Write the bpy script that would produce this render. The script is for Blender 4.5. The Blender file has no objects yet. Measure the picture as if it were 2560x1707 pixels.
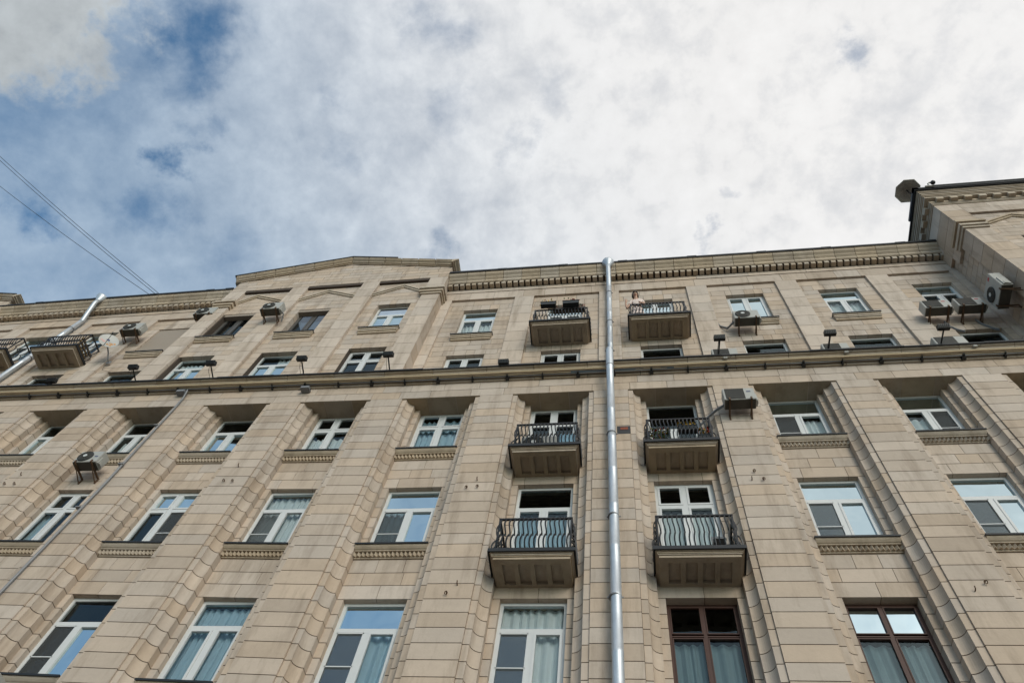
import bpy, bmesh, math, random
from mathutils import Vector, Matrix
R = math.radians
random.seed(7)
scene = bpy.context.scene
col = scene.collection

# ---------------------------------------------------------------- camera, sky, sun, exposure
CAM = (0.0, -10.0, 1.6)
cam_data = bpy.data.cameras.new('camera'); cam = bpy.data.objects.new('camera', cam_data); col.objects.link(cam)
cam_data.sensor_width = 36.0; cam_data.lens = 36.0 * 1901.98 / 2560.0; cam_data.clip_start = 0.1; cam_data.clip_end = 3000
FW = Vector((-0.14201616, 0.43168065, 0.89077675)); RT = Vector((0.98850943, 0.10891672, 0.10481535)); UP = Vector((0.05177372, -0.89542669, 0.44218833))
M = Matrix((RT, UP, -FW)).transposed().to_4x4(); M.translation = Vector(CAM); cam.matrix_world = M
scene.camera = cam
scene.render.resolution_x = 1024; scene.render.resolution_y = 682

SUN_AZ = R(153); SUN_EL = R(19)            # azimuth clockwise from +y
sun_dir = Vector((math.sin(SUN_AZ) * math.cos(SUN_EL), math.cos(SUN_AZ) * math.cos(SUN_EL), math.sin(SUN_EL)))

world = bpy.data.worlds.new('World'); scene.world = world; world.use_nodes = True
wt = world.node_tree; wt.nodes.clear()
def wn(t, **kw):
    n = wt.nodes.new(t)
    for k, v in kw.items(): setattr(n, k, v)
    return n
def wmath(op, a, b=None, c=None, clamp=False):
    n = wn('ShaderNodeMath', operation=op, use_clamp=clamp)
    for i, v in enumerate((a, b, c)):
        if v is None: continue
        if isinstance(v, (int, float)): n.inputs[i].default_value = v
        else: wt.links.new(v, n.inputs[i])
    return n.outputs[0]
wtc = wn('ShaderNodeTexCoord'); DIRV = wtc.outputs['Generated']
sky = wn('ShaderNodeTexSky'); sky.sky_type = 'NISHITA'; sky.sun_disc = False
sky.sun_elevation = SUN_EL; sky.sun_rotation = SUN_AZ; sky.air_density = 1.0; sky.dust_density = 0.6; sky.ozone_density = 2.2
def wdot(v):
    n = wn('ShaderNodeVectorMath', operation='DOT_PRODUCT'); wt.links.new(DIRV, n.inputs[0]); n.inputs[1].default_value = v; return n.outputs['Value']
def wnoise(scale, detail, rough, dist=0.0, off=(0, 0, 0)):
    mp = wn('ShaderNodeMapping'); wt.links.new(DIRV, mp.inputs[0]); mp.inputs['Location'].default_value = off
    n = wn('ShaderNodeTexNoise'); wt.links.new(mp.outputs[0], n.inputs['Vector'])
    n.inputs['Scale'].default_value = scale; n.inputs['Detail'].default_value = detail; n.inputs['Roughness'].default_value = rough; n.inputs['Distortion'].default_value = dist
    return n.outputs['Fac']
def wsmooth(v, a, b, lo=0.0, hi=1.0):
    n = wn('ShaderNodeMapRange', interpolation_type='SMOOTHSTEP'); wt.links.new(v, n.inputs[0])
    n.inputs[1].default_value = a; n.inputs[2].default_value = b; n.inputs[3].default_value = lo; n.inputs[4].default_value = hi; return n.outputs[0]
n_big = wnoise(3.2, 5, 0.55, 0.1, (1.3, 0.4, 2.0)); n_mid = wnoise(15.0, 10, 0.60, 0.2, (0.2, 3.1, 0.7)); n_fine = wnoise(34.0, 6, 0.6, 0.1, (4.0, 1.1, 0.3))
WHITE_DIR = Vector((0.45, -0.06, 0.88)).normalized()       # thickest, brightest cloud
w_dot = wdot(WHITE_DIR)
cover = wsmooth(w_dot, 0.40, 0.92, 0.64, 1.0)
dens = wmath('ADD', cover, wmath('MULTIPLY', wmath('SUBTRACT', n_big, 0.5), 0.34))
dens = wmath('ADD', dens, wmath('MULTIPLY', wmath('SUBTRACT', n_mid, 0.5), 0.52))
dens = wmath('ADD', dens, wmath('MULTIPLY', wmath('SUBTRACT', n_fine, 0.5), 0.30))
# openings in the cloud sheet where blue sky shows (direction, radius, depth)
n_warp = wn('ShaderNodeTexNoise'); wt.links.new(DIRV, n_warp.inputs['Vector']); n_warp.inputs['Scale'].default_value = 11.0; n_warp.inputs['Detail'].default_value = 7; n_warp.inputs['Roughness'].default_value = 0.62
wv = wn('ShaderNodeVectorMath', operation='MULTIPLY_ADD'); wt.links.new(n_warp.outputs['Color'], wv.inputs[0]); wv.inputs[1].default_value = (0.15, 0.15, 0.15); wv.inputs[2].default_value = (-0.075, -0.075, -0.075)
wadd = wn('ShaderNodeVectorMath', operation='ADD'); wt.links.new(DIRV, wadd.inputs[0]); wt.links.new(wv.outputs[0], wadd.inputs[1])
OPENINGS = [((-0.4637,-0.0063,0.8860),0.027,0.5),((-0.4745,0.0486,0.8789),0.027,0.5),((-0.5055,0.1551,0.8488),0.014,0.6),((-0.6352,0.1881,0.7491),0.018,0.55),((-0.6498,0.0816,0.7557),0.05,0.3),
            ((-0.5577,0.0263,0.8296),0.06,0.3),((-0.1998,0.0457,0.9788),0.024,0.42),((-0.2015,0.1500,0.9685),0.022,0.3),((-0.0981,0.1980,0.9753),0.015,0.3),((0.1133,0.3269,0.9383),0.013,0.5),((0.2667,0.1209,0.9562),0.014,0.5),((-0.4637,0.262,0.8464),0.03,0.25),
            ((-0.5471,0.1929,0.8146),0.020,0.35),((-0.4716,0.1281,0.8724),0.014,0.3),((-0.3260,0.1868,0.9267),0.016,0.2),((-0.3250,0.1249,0.9374),0.012,0.2),((-0.2332,0.3151,0.9199),0.013,0.35),((-0.0790,0.1450,0.9863),0.016,0.2),((0.1481,0.2582,0.9547),0.010,0.3),((-0.4281,0.0024,0.9037),0.020,0.3)]
for d, rad, k in OPENINGS:
    dd = Vector(d).normalized()
    dist = wn('ShaderNodeVectorMath', operation='DISTANCE'); wt.links.new(wadd.outputs[0], dist.inputs[0]); dist.inputs[1].default_value = dd
    dens = wmath('SUBTRACT', dens, wsmooth(dist.outputs['Value'], 0.0, rad * 2.3, k, 0.0))
# one nearer grey cloud to the upper left
gc = wn('ShaderNodeVectorMath', operation='DISTANCE'); wt.links.new(wadd.outputs[0], gc.inputs[0]); gc.inputs[1].default_value = Vector((-0.595, -0.057, 0.80)).normalized()
gcl = wsmooth(wmath('ADD', gc.outputs['Value'], wmath('MULTIPLY', wmath('SUBTRACT', n_mid, 0.5), 0.20)), 0.085, 0.135, 1.0, 0.0)
dens = wmath('ADD', dens, wmath('MULTIPLY', gcl, 0.6))
dens = wmath('ADD', dens, 0.0, clamp=True)
c_ramp = wn('ShaderNodeMix', data_type='RGBA')
c_ramp.inputs[6].default_value = (3.5, 4.3, 5.15, 1); c_ramp.inputs[7].default_value = (6.6, 6.55, 6.5, 1)
wt.links.new(wsmooth(w_dot, 0.42, 0.96), c_ramp.inputs[0])
shade = wmath('ADD', wmath('MULTIPLY', n_mid, 0.24), wmath('MULTIPLY_ADD', n_fine, 0.16, 0.82))
c_sh = wn('ShaderNodeMix', data_type='RGBA', blend_type='MULTIPLY'); c_sh.inputs[0].default_value = 1.0
wt.links.new(c_ramp.outputs[2], c_sh.inputs[6]); wt.links.new(shade, c_sh.inputs[7])
glow = wn('ShaderNodeMix', data_type='RGBA', blend_type='ADD'); glow.inputs[0].default_value = 1.0; wt.links.new(c_sh.outputs[2], glow.inputs[6])
gl_c = wn('ShaderNodeMix', data_type='RGBA'); wt.links.new(wsmooth(wdot(Vector((0.45, -0.86, 0.24)).normalized()), 0.84, 0.99), gl_c.inputs[0]); gl_c.inputs[6].default_value = (0, 0, 0, 1); gl_c.inputs[7].default_value = (20.0, 18.0, 15.5, 1)  # unseen bright patch added low in the sky to light the front
wt.links.new(gl_c.outputs[2], glow.inputs[7])
c_grey = wn('ShaderNodeMix', data_type='RGBA'); wt.links.new(wmath('MULTIPLY', gcl, 0.85), c_grey.inputs[0]); wt.links.new(glow.outputs[2], c_grey.inputs[6]); gsh = wn('ShaderNodeMix', data_type='RGBA', blend_type='MULTIPLY'); gsh.inputs[0].default_value = 1.0; gsh.inputs[6].default_value = (3.7, 3.9, 3.95, 1); wt.links.new(wmath('ADD', wmath('MULTIPLY', n_mid, 0.9), wmath('MULTIPLY_ADD', n_fine, 0.3, 0.38)), gsh.inputs[7]); wt.links.new(gsh.outputs[2], c_grey.inputs[7])
blue = wn('ShaderNodeMix', data_type='RGBA', blend_type='MULTIPLY'); blue.inputs[0].default_value = 1.0; wt.links.new(sky.outputs[0], blue.inputs[6]); blue.inputs[7].default_value = (0.50, 1.15, 1.38, 1)
mixs = wn('ShaderNodeMix', data_type='RGBA'); wt.links.new(dens, mixs.inputs[0]); wt.links.new(blue.outputs[2], mixs.inputs[6]); wt.links.new(c_grey.outputs[2], mixs.inputs[7])
bg = wn('ShaderNodeBackground'); bg.inputs['Strength'].default_value = 0.1; wt.links.new(mixs.outputs[2], bg.inputs['Color'])
wo = wn('ShaderNodeOutputWorld'); wt.links.new(bg.outputs[0], wo.inputs['Surface'])

sun_l = bpy.data.lights.new('sun', 'SUN'); sun_l.energy = 0.95; sun_l.angle = R(28); sun_l.color = (1.0, 0.93, 0.83)
sun_o = bpy.data.objects.new('sun', sun_l); col.objects.link(sun_o); sun_o.rotation_euler = sun_dir.to_track_quat('Z', 'Y').to_euler()
scene.view_settings.view_transform = 'Standard'; scene.view_settings.look = 'None'; scene.view_settings.exposure = 0.38; scene.view_settings.gamma = 1.0

# ---------------------------------------------------------------- materials
MATS = {}
def mat(name, color, rough=0.6, metal=0.0, noise=0.0, nscale=6.0, bump=0.0, tone=0.0, spec=None, stain=0.0, dark=None):
    m = bpy.data.materials.new(name); m.use_nodes = True; MATS[name] = m
    t = m.node_tree; b = t.nodes['Principled BSDF']
    b.inputs['Roughness'].default_value = rough; b.inputs['Metallic'].default_value = metal
    if spec is not None: b.inputs['Specular IOR Level'].default_value = spec
    c4 = (*color, 1)
    if not (noise or tone or stain):
        b.inputs['Base Color'].default_value = c4; return m
    geo = t.nodes.new('ShaderNodeNewGeometry'); pos = geo.outputs['Position']
    def nz(s, d, r=0.6):
        n = t.nodes.new('ShaderNodeTexNoise'); t.links.new(pos, n.inputs['Vector']); n.inputs['Scale'].default_value = s; n.inputs['Detail'].default_value = d; n.inputs['Roughness'].default_value = r; return n
    def mth(op, a, b_, c_=None):
        n = t.nodes.new('ShaderNodeMath'); n.operation = op
        for i, v in enumerate((a, b_, c_)):
            if v is None: continue
            if isinstance(v, (int, float)): n.inputs[i].default_value = v
            else: t.links.new(v, n.inputs[i])
        return n.outputs[0]
    n1 = nz(nscale, 6); f = mth('MULTIPLY_ADD', n1.outputs['Fac'], noise * 2, 1 - noise)
    if noise:
        n2 = nz(nscale * 9, 3, 0.7); f = mth('MULTIPLY', f, mth('MULTIPLY_ADD', n2.outputs['Fac'], noise * 0.9, 1 - noise * 0.45))
    if tone:
        at = t.nodes.new('ShaderNodeAttribute'); at.attribute_name = 'tone'
        f = mth('MULTIPLY', f, mth('MULTIPLY_ADD', at.outputs['Fac'], tone * 2, 1 - tone))
    vm = t.nodes.new('ShaderNodeVectorMath'); vm.operation = 'SCALE'; vm.inputs[0].default_value = color; t.links.new(f, vm.inputs['Scale'])
    out = vm.outputs[0]
    if tone:        # some blocks a little greyer, some warmer
        hs = t.nodes.new('ShaderNodeHueSaturation'); t.links.new(out, hs.inputs['Color'])
        at2 = t.nodes.new('ShaderNodeAttribute'); at2.attribute_name = 'tone2'
        t.links.new(mth('MULTIPLY_ADD', at2.outputs['Fac'], 0.34, 0.80), hs.inputs['Saturation']); out = hs.outputs[0]
    if stain:       # streaks of soot and rain dirt drawn out downwards
        mp = t.nodes.new('ShaderNodeMapping'); t.links.new(pos, mp.inputs[0]); mp.inputs['Scale'].default_value = (1.0, 1.0, 0.16)
        ns = t.nodes.new('ShaderNodeTexNoise'); t.links.new(mp.outputs[0], ns.inputs['Vector']); ns.inputs['Scale'].default_value = 2.6; ns.inputs['Detail'].default_value = 7; ns.inputs['Roughness'].default_value = 0.68
        mr = t.nodes.new('ShaderNodeMapRange'); t.links.new(ns.outputs['Fac'], mr.inputs[0]); mr.inputs[1].default_value = 0.49; mr.inputs[2].default_value = 0.75; mr.inputs[3].default_value = 0.0; mr.inputs[4].default_value = stain
        mx = t.nodes.new('ShaderNodeMix'); mx.data_type = 'RGBA'; t.links.new(mr.outputs[0], mx.inputs[0]); t.links.new(out, mx.inputs[6]); mx.inputs[7].default_value = (*(dark or (color[0] * .45, color[1] * .42, color[2] * .38)), 1); out = mx.outputs[2]
    t.links.new(out, b.inputs['Base Color'])
    if bump:
        nb = nz(nscale * 5, 6, 0.7); bp = t.nodes.new('ShaderNodeBump'); bp.inputs['Strength'].default_value = bump; bp.inputs['Distance'].default_value = 0.02
        t.links.new(nb.outputs['Fac'], bp.inputs['Height']); t.links.new(bp.outputs[0], b.inputs['Normal'])
    return m
STONE = mat('limestone', (0.46, 0.368, 0.29), 0.85, noise=0.16, nscale=1.3, bump=0.25, tone=0.14, stain=0.7, spec=0.25)
TRIM = mat('limestone_trim', (0.42, 0.34, 0.255), 0.85, noise=0.14, nscale=2.4, bump=0.3, tone=0.10, stain=0.55, spec=0.25)
MORTAR_SHADE = mat('mortar_and_shade', (0.06, 0.042, 0.03), 0.95, noise=0.2, nscale=3)
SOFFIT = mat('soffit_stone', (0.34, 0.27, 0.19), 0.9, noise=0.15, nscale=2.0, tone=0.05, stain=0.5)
ROOF = mat('roof_metal', (0.014, 0.015, 0.017), 0.55, 0.2, noise=0.2, nscale=4)
IRON = mat('black_iron', (0.014, 0.014, 0.015), 0.42, 0.2, noise=0.2, nscale=12)
ZINC = mat('zinc', (0.52, 0.545, 0.57), 0.45, 0.6, noise=0.22, nscale=5)
ZINCD = mat('grey_conduit', (0.20, 0.20, 0.205), 0.5, 0.1, noise=0.12, nscale=6)
PVC = mat('white_frame', (0.57, 0.57, 0.56), 0.4, noise=0.06, nscale=5)
PVCG = mat('brown_grey_frame', (0.075, 0.068, 0.06), 0.5, noise=0.1)
WOOD = mat('brown_wood', (0.055, 0.019, 0.010), 0.6, noise=0.3, nscale=7)
SHUT = mat('beige_panel', (0.29, 0.235, 0.185), 0.7, noise=0.05)
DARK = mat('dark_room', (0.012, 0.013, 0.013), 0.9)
CURT = mat('curtain', (0.72, 0.74, 0.74), 0.9, noise=0.05)
CURB = mat('blue_curtain', (0.42, 0.55, 0.63), 0.9, noise=0.08)
CURD = mat('grey_teal_curtain', (0.20, 0.27, 0.29), 0.9, noise=0.08)
NET = mat('insect_net', (0.03, 0.032, 0.034), 0.8)
ACW = mat('unit_casing', (0.36, 0.35, 0.32), 0.5, noise=0.08, nscale=4)
ACD = mat('unit_underside', (0.075, 0.068, 0.055), 0.8, noise=0.3, nscale=6)
GRIL = mat('fan_grille', (0.030, 0.029, 0.026), 0.6)
HUB = mat('fan_hub', (0.5, 0.5, 0.48), 0.5)
RUST = mat('rusty_bracket', (0.10, 0.055, 0.028), 0.8, noise=0.4, nscale=14)
TAN = mat('tan_cable', (0.50, 0.39, 0.25), 0.6, noise=0.12)
BLACK = mat('black_plastic', (0.010, 0.010, 0.011), 0.5)
SKIN = mat('skin', (0.50, 0.29, 0.20), 0.55)
HAIR = mat('dark_hair', (0.018, 0.010, 0.007), 0.5, noise=0.2, nscale=30)
CLOTH = mat('pale_pink_cloth', (0.74, 0.60, 0.54), 0.85, noise=0.06, nscale=12)
LEAF = mat('leaves', (0.06, 0.10, 0.025), 0.6, noise=0.3, nscale=20)
RED = mat('red_petals', (0.42, 0.03, 0.02), 0.5); YEL = mat('yellow_petals', (0.55, 0.33, 0.03), 0.5)
SOIL = mat('planter_box', (0.018, 0.022, 0.024), 0.55)
TERRA = mat('brown_planter', (0.08, 0.06, 0.045), 0.6)
DISH = mat('white_dish', (0.42, 0.41, 0.385), 0.45, noise=0.05); ORNG = mat('orange_print', (0.55, 0.25, 0.06), 0.5); BLUEP = mat('blue_print', (0.03, 0.05, 0.16), 0.5); PINKP = mat('pink_print', (0.6, 0.33, 0.3), 0.5)
BRICK = mat('red_brick', (0.22, 0.06, 0.03), 0.9, noise=0.3, nscale=12)
BLUEW = mat('blue_plastic', (0.22, 0.38, 0.48), 0.5)
LATT = mat('weathered_lattice', (0.62, 0.57, 0.49), 0.8, noise=0.2, nscale=10)
PAVE = mat('pavement', (0.12, 0.112, 0.10), 0.9, noise=0.12, nscale=1.2)
LOGO = mat('red_logo', (0.35, 0.02, 0.03), 0.5); LOGOB = mat('blue_logo', (0.06, 0.07, 0.13), 0.5)
def glass_mat(name, ior, tint):
    m = bpy.data.materials.new(name); m.use_nodes = True; t = m.node_tree; t.nodes.clear()
    o = t.nodes.new('ShaderNodeOutputMaterial'); mx = t.nodes.new('ShaderNodeMixShader'); fr = t.nodes.new('ShaderNodeFresnel'); tr = t.nodes.new('ShaderNodeBsdfTransparent'); gl = t.nodes.new('ShaderNodeBsdfGlossy')
    fr.inputs['IOR'].default_value = ior; tr.inputs[0].default_value = (*tint, 1); gl.inputs['Roughness'].default_value = 0.02; gl.inputs[0].default_value = (0.56, 0.69, 0.73, 1)
    geo = t.nodes.new('ShaderNodeNewGeometry'); nn = t.nodes.new('ShaderNodeTexNoise'); t.links.new(geo.outputs['Position'], nn.inputs['Vector']); nn.inputs['Scale'].default_value = 1.1; nn.inputs['Detail'].default_value = 1
    bp = t.nodes.new('ShaderNodeBump'); bp.inputs['Strength'].default_value = 0.22; bp.inputs['Distance'].default_value = 0.05; t.links.new(nn.outputs['Fac'], bp.inputs['Height'])
    t.links.new(bp.outputs[0], gl.inputs['Normal'])
    t.links.new(fr.outputs[0], mx.inputs[0]); t.links.new(tr.outputs[0], mx.inputs[1]); t.links.new(gl.outputs[0], mx.inputs[2]); t.links.new(mx.outputs[0], o.inputs['Surface']); return m
GLASSD = glass_mat('tinted_glass', 1.42, (0.3, 0.3, 0.3))
GLASS = glass_mat('window_glass', 1.75, (0.92, 0.96, 0.96))

# ---------------------------------------------------------------- mesh helpers
class MB:
    def __init__(s): s.v = []; s.f = []; s.mi = []; s.t = []; s.t2 = []; s.tone = 0.5; s.tone2 = 0.5; s.cur = 0
    def newtone(s): s.tone = min(1, max(0, random.gauss(.5, .2))); s.tone2 = random.random()
    def face(s, idx): s.f.append(idx); s.mi.append(s.cur); s.t.append(s.tone); s.t2.append(s.tone2)
    def quad(s, a, b, c, d):
        n = len(s.v); s.v += [a, b, c, d]; s.face((n, n + 1, n + 2, n + 3))
    def box(s, x0, x1, y0, y1, z0, z1, fn=None):
        n = len(s.v); P = [(x0, y0, z0), (x1, y0, z0), (x1, y1, z0), (x0, y1, z0), (x0, y0, z1), (x1, y0, z1), (x1, y1, z1), (x0, y1, z1)]
        s.v += [fn(*p) for p in P] if fn else P
        for q in ((0, 3, 2, 1), (4, 5, 6, 7), (0, 1, 5, 4), (1, 2, 6, 5), (2, 3, 7, 6), (3, 0, 4, 7)): s.face(tuple(n + i for i in q))
    def prism(s, pts, a, b, fn):            # closed 2-D outline swept from a to b; fn(p, q, t) -> xyz
        n = len(s.v); k = len(pts)
        s.v += [fn(p[0], p[1], a) for p in pts] + [fn(p[0], p[1], b) for p in pts]
        for i in range(k):
            j = (i + 1) % k; s.face((n + i, n + j, n + k + j, n + k + i))
        s.face(tuple(n + i for i in range(k))[::-1]); s.face(tuple(n + k + i for i in range(k)))
    def tube(s, path, r, n=8, cap=True, flat=None):
        path = [Vector(p) for p in path]; rings = []; m = len(path); up0 = None
        for i, p in enumerate(path):
            d = (path[min(i + 1, m - 1)] - path[max(i - 1, 0)]).normalized()
            if up0 is None:
                up0 = Vector((0, 0, 1)) if abs(d.z) < .9 else Vector((1, 0, 0))
            a = (up0 - d * up0.dot(d)).normalized(); b = d.cross(a); up0 = a
            rr = r[i] if isinstance(r, (list, tuple)) else r; k0 = len(s.v)
            for j in range(n):
                th = 2 * math.pi * (j + .5) / n; s.v.append(tuple(p + a * rr * math.cos(th) + b * rr * math.sin(th) * (flat or 1)))
            rings.append(k0)
        for q, w in zip(rings, rings[1:]):
            for j in range(n): s.face((q + j, q + (j + 1) % n, w + (j + 1) % n, w + j))
        if cap:
            s.face(tuple(rings[0] + j for j in range(n))[::-1]); s.face(tuple(rings[-1] + j for j in range(n)))
    def disc(s, c, rad, axis, n=20, t=0.01, ry=None):   # thin cylinder
        c = Vector(c); ax = Vector(axis).normalized(); s.tube([c - ax * t / 2, c + ax * t / 2], rad, n)
    def blob(s, c, rx, ry, rz, n=8):
        k0 = len(s.v)
        for i in range(1, n):
            th = math.pi * i / n
            for j in range(2 * n):
                ph = math.pi * j / n; s.v.append((c[0] + rx * math.sin(th) * math.cos(ph), c[1] + ry * math.sin(th) * math.sin(ph), c[2] + rz * math.cos(th)))
        for i in range(n - 2):
            for j in range(2 * n): s.face((k0 + i * 2 * n + j, k0 + i * 2 * n + (j + 1) % (2 * n), k0 + (i + 1) * 2 * n + (j + 1) % (2 * n), k0 + (i + 1) * 2 * n + j))
        s.face(tuple(k0 + j for j in range(2 * n))); s.face(tuple(k0 + (n - 2) * 2 * n + j for j in range(2 * n))[::-1])
    def build(s, name, mats, parent=None, loc=None, smooth=False, warp=False, bevel=0):
        me = bpy.data.meshes.new(name); v = s.v
        if warp: v = [(x, y, z + lens_bend(x, z)) for x, y, z in v]
        me.from_pydata(v, [], s.f)
        if not isinstance(mats, (list, tuple)): mats = [mats]
        for m in mats: me.materials.append(m)
        me.polygons.foreach_set('material_index', s.mi)
        a = me.attributes.new('tone', 'FLOAT', 'FACE'); a.data.foreach_set('value', s.t)
        a = me.attributes.new('tone2', 'FLOAT', 'FACE'); a.data.foreach_set('value', s.t2)
        bm = bmesh.new(); bm.from_mesh(me); bmesh.ops.recalc_face_normals(bm, faces=bm.faces)
        if bevel: bmesh.ops.bevel(bm, geom=bm.edges[:], offset=bevel, segments=2, affect='EDGES', clamp_overlap=True)
        bm.to_mesh(me); bm.free()
        if smooth: me.polygons.foreach_set('use_smooth', [True] * len(me.polygons))
        o = bpy.data.objects.new(name, me); col.objects.link(o)
        if parent: o.parent = parent
        if loc: o.location = loc
        return o
def lens_bend(x, z):              # lens curvature built into the shape: courses bent off level towards the left
    t = max(0.0, (-6.0 - x) / 10.0)
    return t * (0.33 - 0.041 * max(z - 15.6, 0.0))
def empty(name, label, cat, loc=(0, 0, 0), rz=0.0, group=None):
    o = bpy.data.objects.new(name, None); col.objects.link(o); o.location = loc; o.rotation_euler = (0, 0, rz); o.empty_display_size = 0.2
    o['label'] = label; o['category'] = cat
    if group: o['group'] = group
    return o
def tag(o, label, cat, group=None):
    o['label'] = label; o['category'] = cat
    if group: o['group'] = group
    return o

# ---------------------------------------------------------------- ground
g = MB(); g.quad((-200, -120, 0), (200, -120, 0), (200, 120, 0), (-200, 120, 0))
o = g.build('pavement', PAVE); o['kind'] = 'structure'

# ---------------------------------------------------------------- the building
B = empty('apartment_building', 'tall pale limestone apartment block with deep window bays, balconies and a dentilled cornice', 'building')

GAP = 0.0165; GV = 0.010
# lower bays: left and right edge of the opening between piers
XL = {0: -20.15, 1: -17.402, 2: -14.658, 3: -11.828, 4: -8.910, 5: -5.969, 6: -2.925, 7: 0.104, 8: 3.137, 9: 6.149, 10: 9.104, 11: 12.1}
XR = {-1: -21.0, 0: -18.25, 1: -15.488, 2: -12.654, 3: -9.792, 4: -6.856, 5: -3.813, 6: -0.779, 7: 2.251, 8: 5.282, 9: 8.226, 10: 11.25}
ZJ = [19.034, 18.655, 18.332, 17.988, 17.65, 17.298, 16.958, 16.645, 16.269, 15.925, 15.561]
for k in range(11, 50): ZJ.append(ZJ[k - 10] - 3.473)
ZJ = [z for z in ZJ if z > 3.2]
HEADS = (15.561, 12.088, 8.615); SILL_TOP = (16.945, 13.47, 9.995, 6.52); SILL_BOT = (16.645, 13.172, 9.699, 6.226)
BALC_BAYS = (6, 7)

w = MB()      # stone blocks of the lower storeys;  material 0 stone, 1 mortar, 2 soffit
def prof(L, s, ins=0.0):
    pts = [(0, .035 + ins), (.12 - ins, .04 + ins)]
    for i in range(1, 9):
        a = math.pi / 2 * i / 8; pts.append((.30 - .18 * math.cos(a) - ins, .04 + .185 * math.sin(a) + ins))
    pts += [(.30 - ins, .385), (.30 - ins, .62), (0, .62)]
    return [(L + s * x, y) for x, y in pts]
up = lambda p, q, t: (p, q, t)
for k in range(0, 12):
    pl, pr = XR.get(k - 1, XL[k] - .9), XL[k]
    for j in range(len(ZJ) - 1):
        z1, z0 = ZJ[j] - GAP / 2, ZJ[j + 1] + GAP / 2
        w.cur = 0; w.newtone(); w.box(pl, pr, 0, .3, z0, z1)
    w.cur = 1; w.box(pl + .012, pr - .012, .012, .29, ZJ[-1], ZJ[0] - .01)
    if k > 10: continue
    L, Rr = XL[k], XR[k]
    for s, E0 in ((1, L), (-1, Rr)):
        for j in range(len(ZJ) - 1):
            z1, z0 = ZJ[j] - GAP / 2, ZJ[j + 1] + GAP / 2
            w.cur = 0; w.newtone(); w.prism(prof(E0 + s * .006, s), z0, z1, up)
            zc = (z0 + z1) / 2
            inwin = any(b < zc < t for b, t in zip(SILL_BOT, (19.1,) + HEADS))
            if inwin:
                w.newtone(); a, b = sorted((E0 + s * .306, E0 + s * .445)); w.box(a, b, .385, .62, z0, z1)
        w.cur = 1; w.prism(prof(E0 + s * .010, s, .012), ZJ[-1], ZJ[0] - .01, up)
        a, b = sorted((E0 + s * .30, E0 + s * .436)); w.box(a, b, .397, .61, ZJ[-1], ZJ[0] - .01)
    # spandrels
    for j in range(len(ZJ) - 1):
        z1, z0 = ZJ[j] - GAP / 2, ZJ[j + 1] + GAP / 2; zc = (z0 + z1) / 2
        if any(b < zc < t for b, t in zip(SILL_BOT, (19.1,) + HEADS)): continue
        x0, x1 = L + .306, Rr - .306; wd = x1 - x0
        cuts = [(.2, .78), (.52,), (.36, .7)][j % 3]
        xs = [x0] + [x0 + wd * (c + random.uniform(-.04, .04)) for c in cuts] + [x1]
        for a, b in zip(xs, xs[1:]): w.cur = 0; w.newtone(); w.box(a + GV / 2, b - GV / 2, .385, .70, z0, z1)
        if j in (9, 19, 29):     # window head seen from below: its soffit
            pass
    for t, b in zip((16.645, 13.172, 9.699), HEADS): w.cur = 1; w.box(L + .30, Rr - .30, .397, .69, b + .012, t - .01)
    w.cur = 0
# lintel courses above the bays, up to the string course
zl = [19.034, 19.385, 19.74]
for r in range(2):
    x = -21.4 + .5 * r
    while x < 12.9:
        ln = random.uniform(.75, 1.25); w.cur = 0; w.newtone(); w.box(x + GV / 2, x + ln - GV / 2, 0, .7, zl[r] + (GAP / 2 if r else 0), zl[r + 1] - GAP / 2); x += ln
w.cur = 1; w.box(-21.5, 12.9, .012, .69, 19.06, 19.73)
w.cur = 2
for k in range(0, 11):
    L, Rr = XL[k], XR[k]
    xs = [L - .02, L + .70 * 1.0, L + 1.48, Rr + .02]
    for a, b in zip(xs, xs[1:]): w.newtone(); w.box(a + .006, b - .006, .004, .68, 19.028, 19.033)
# plain ground storey
w.cur = 0; w.tone = .5; w.box(-21.4, 12.9, -.12, .7, 0, ZJ[-1])
w.build('lower_wall', [STONE, MORTAR_SHADE, SOFFIT], B, warp=True)

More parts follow.
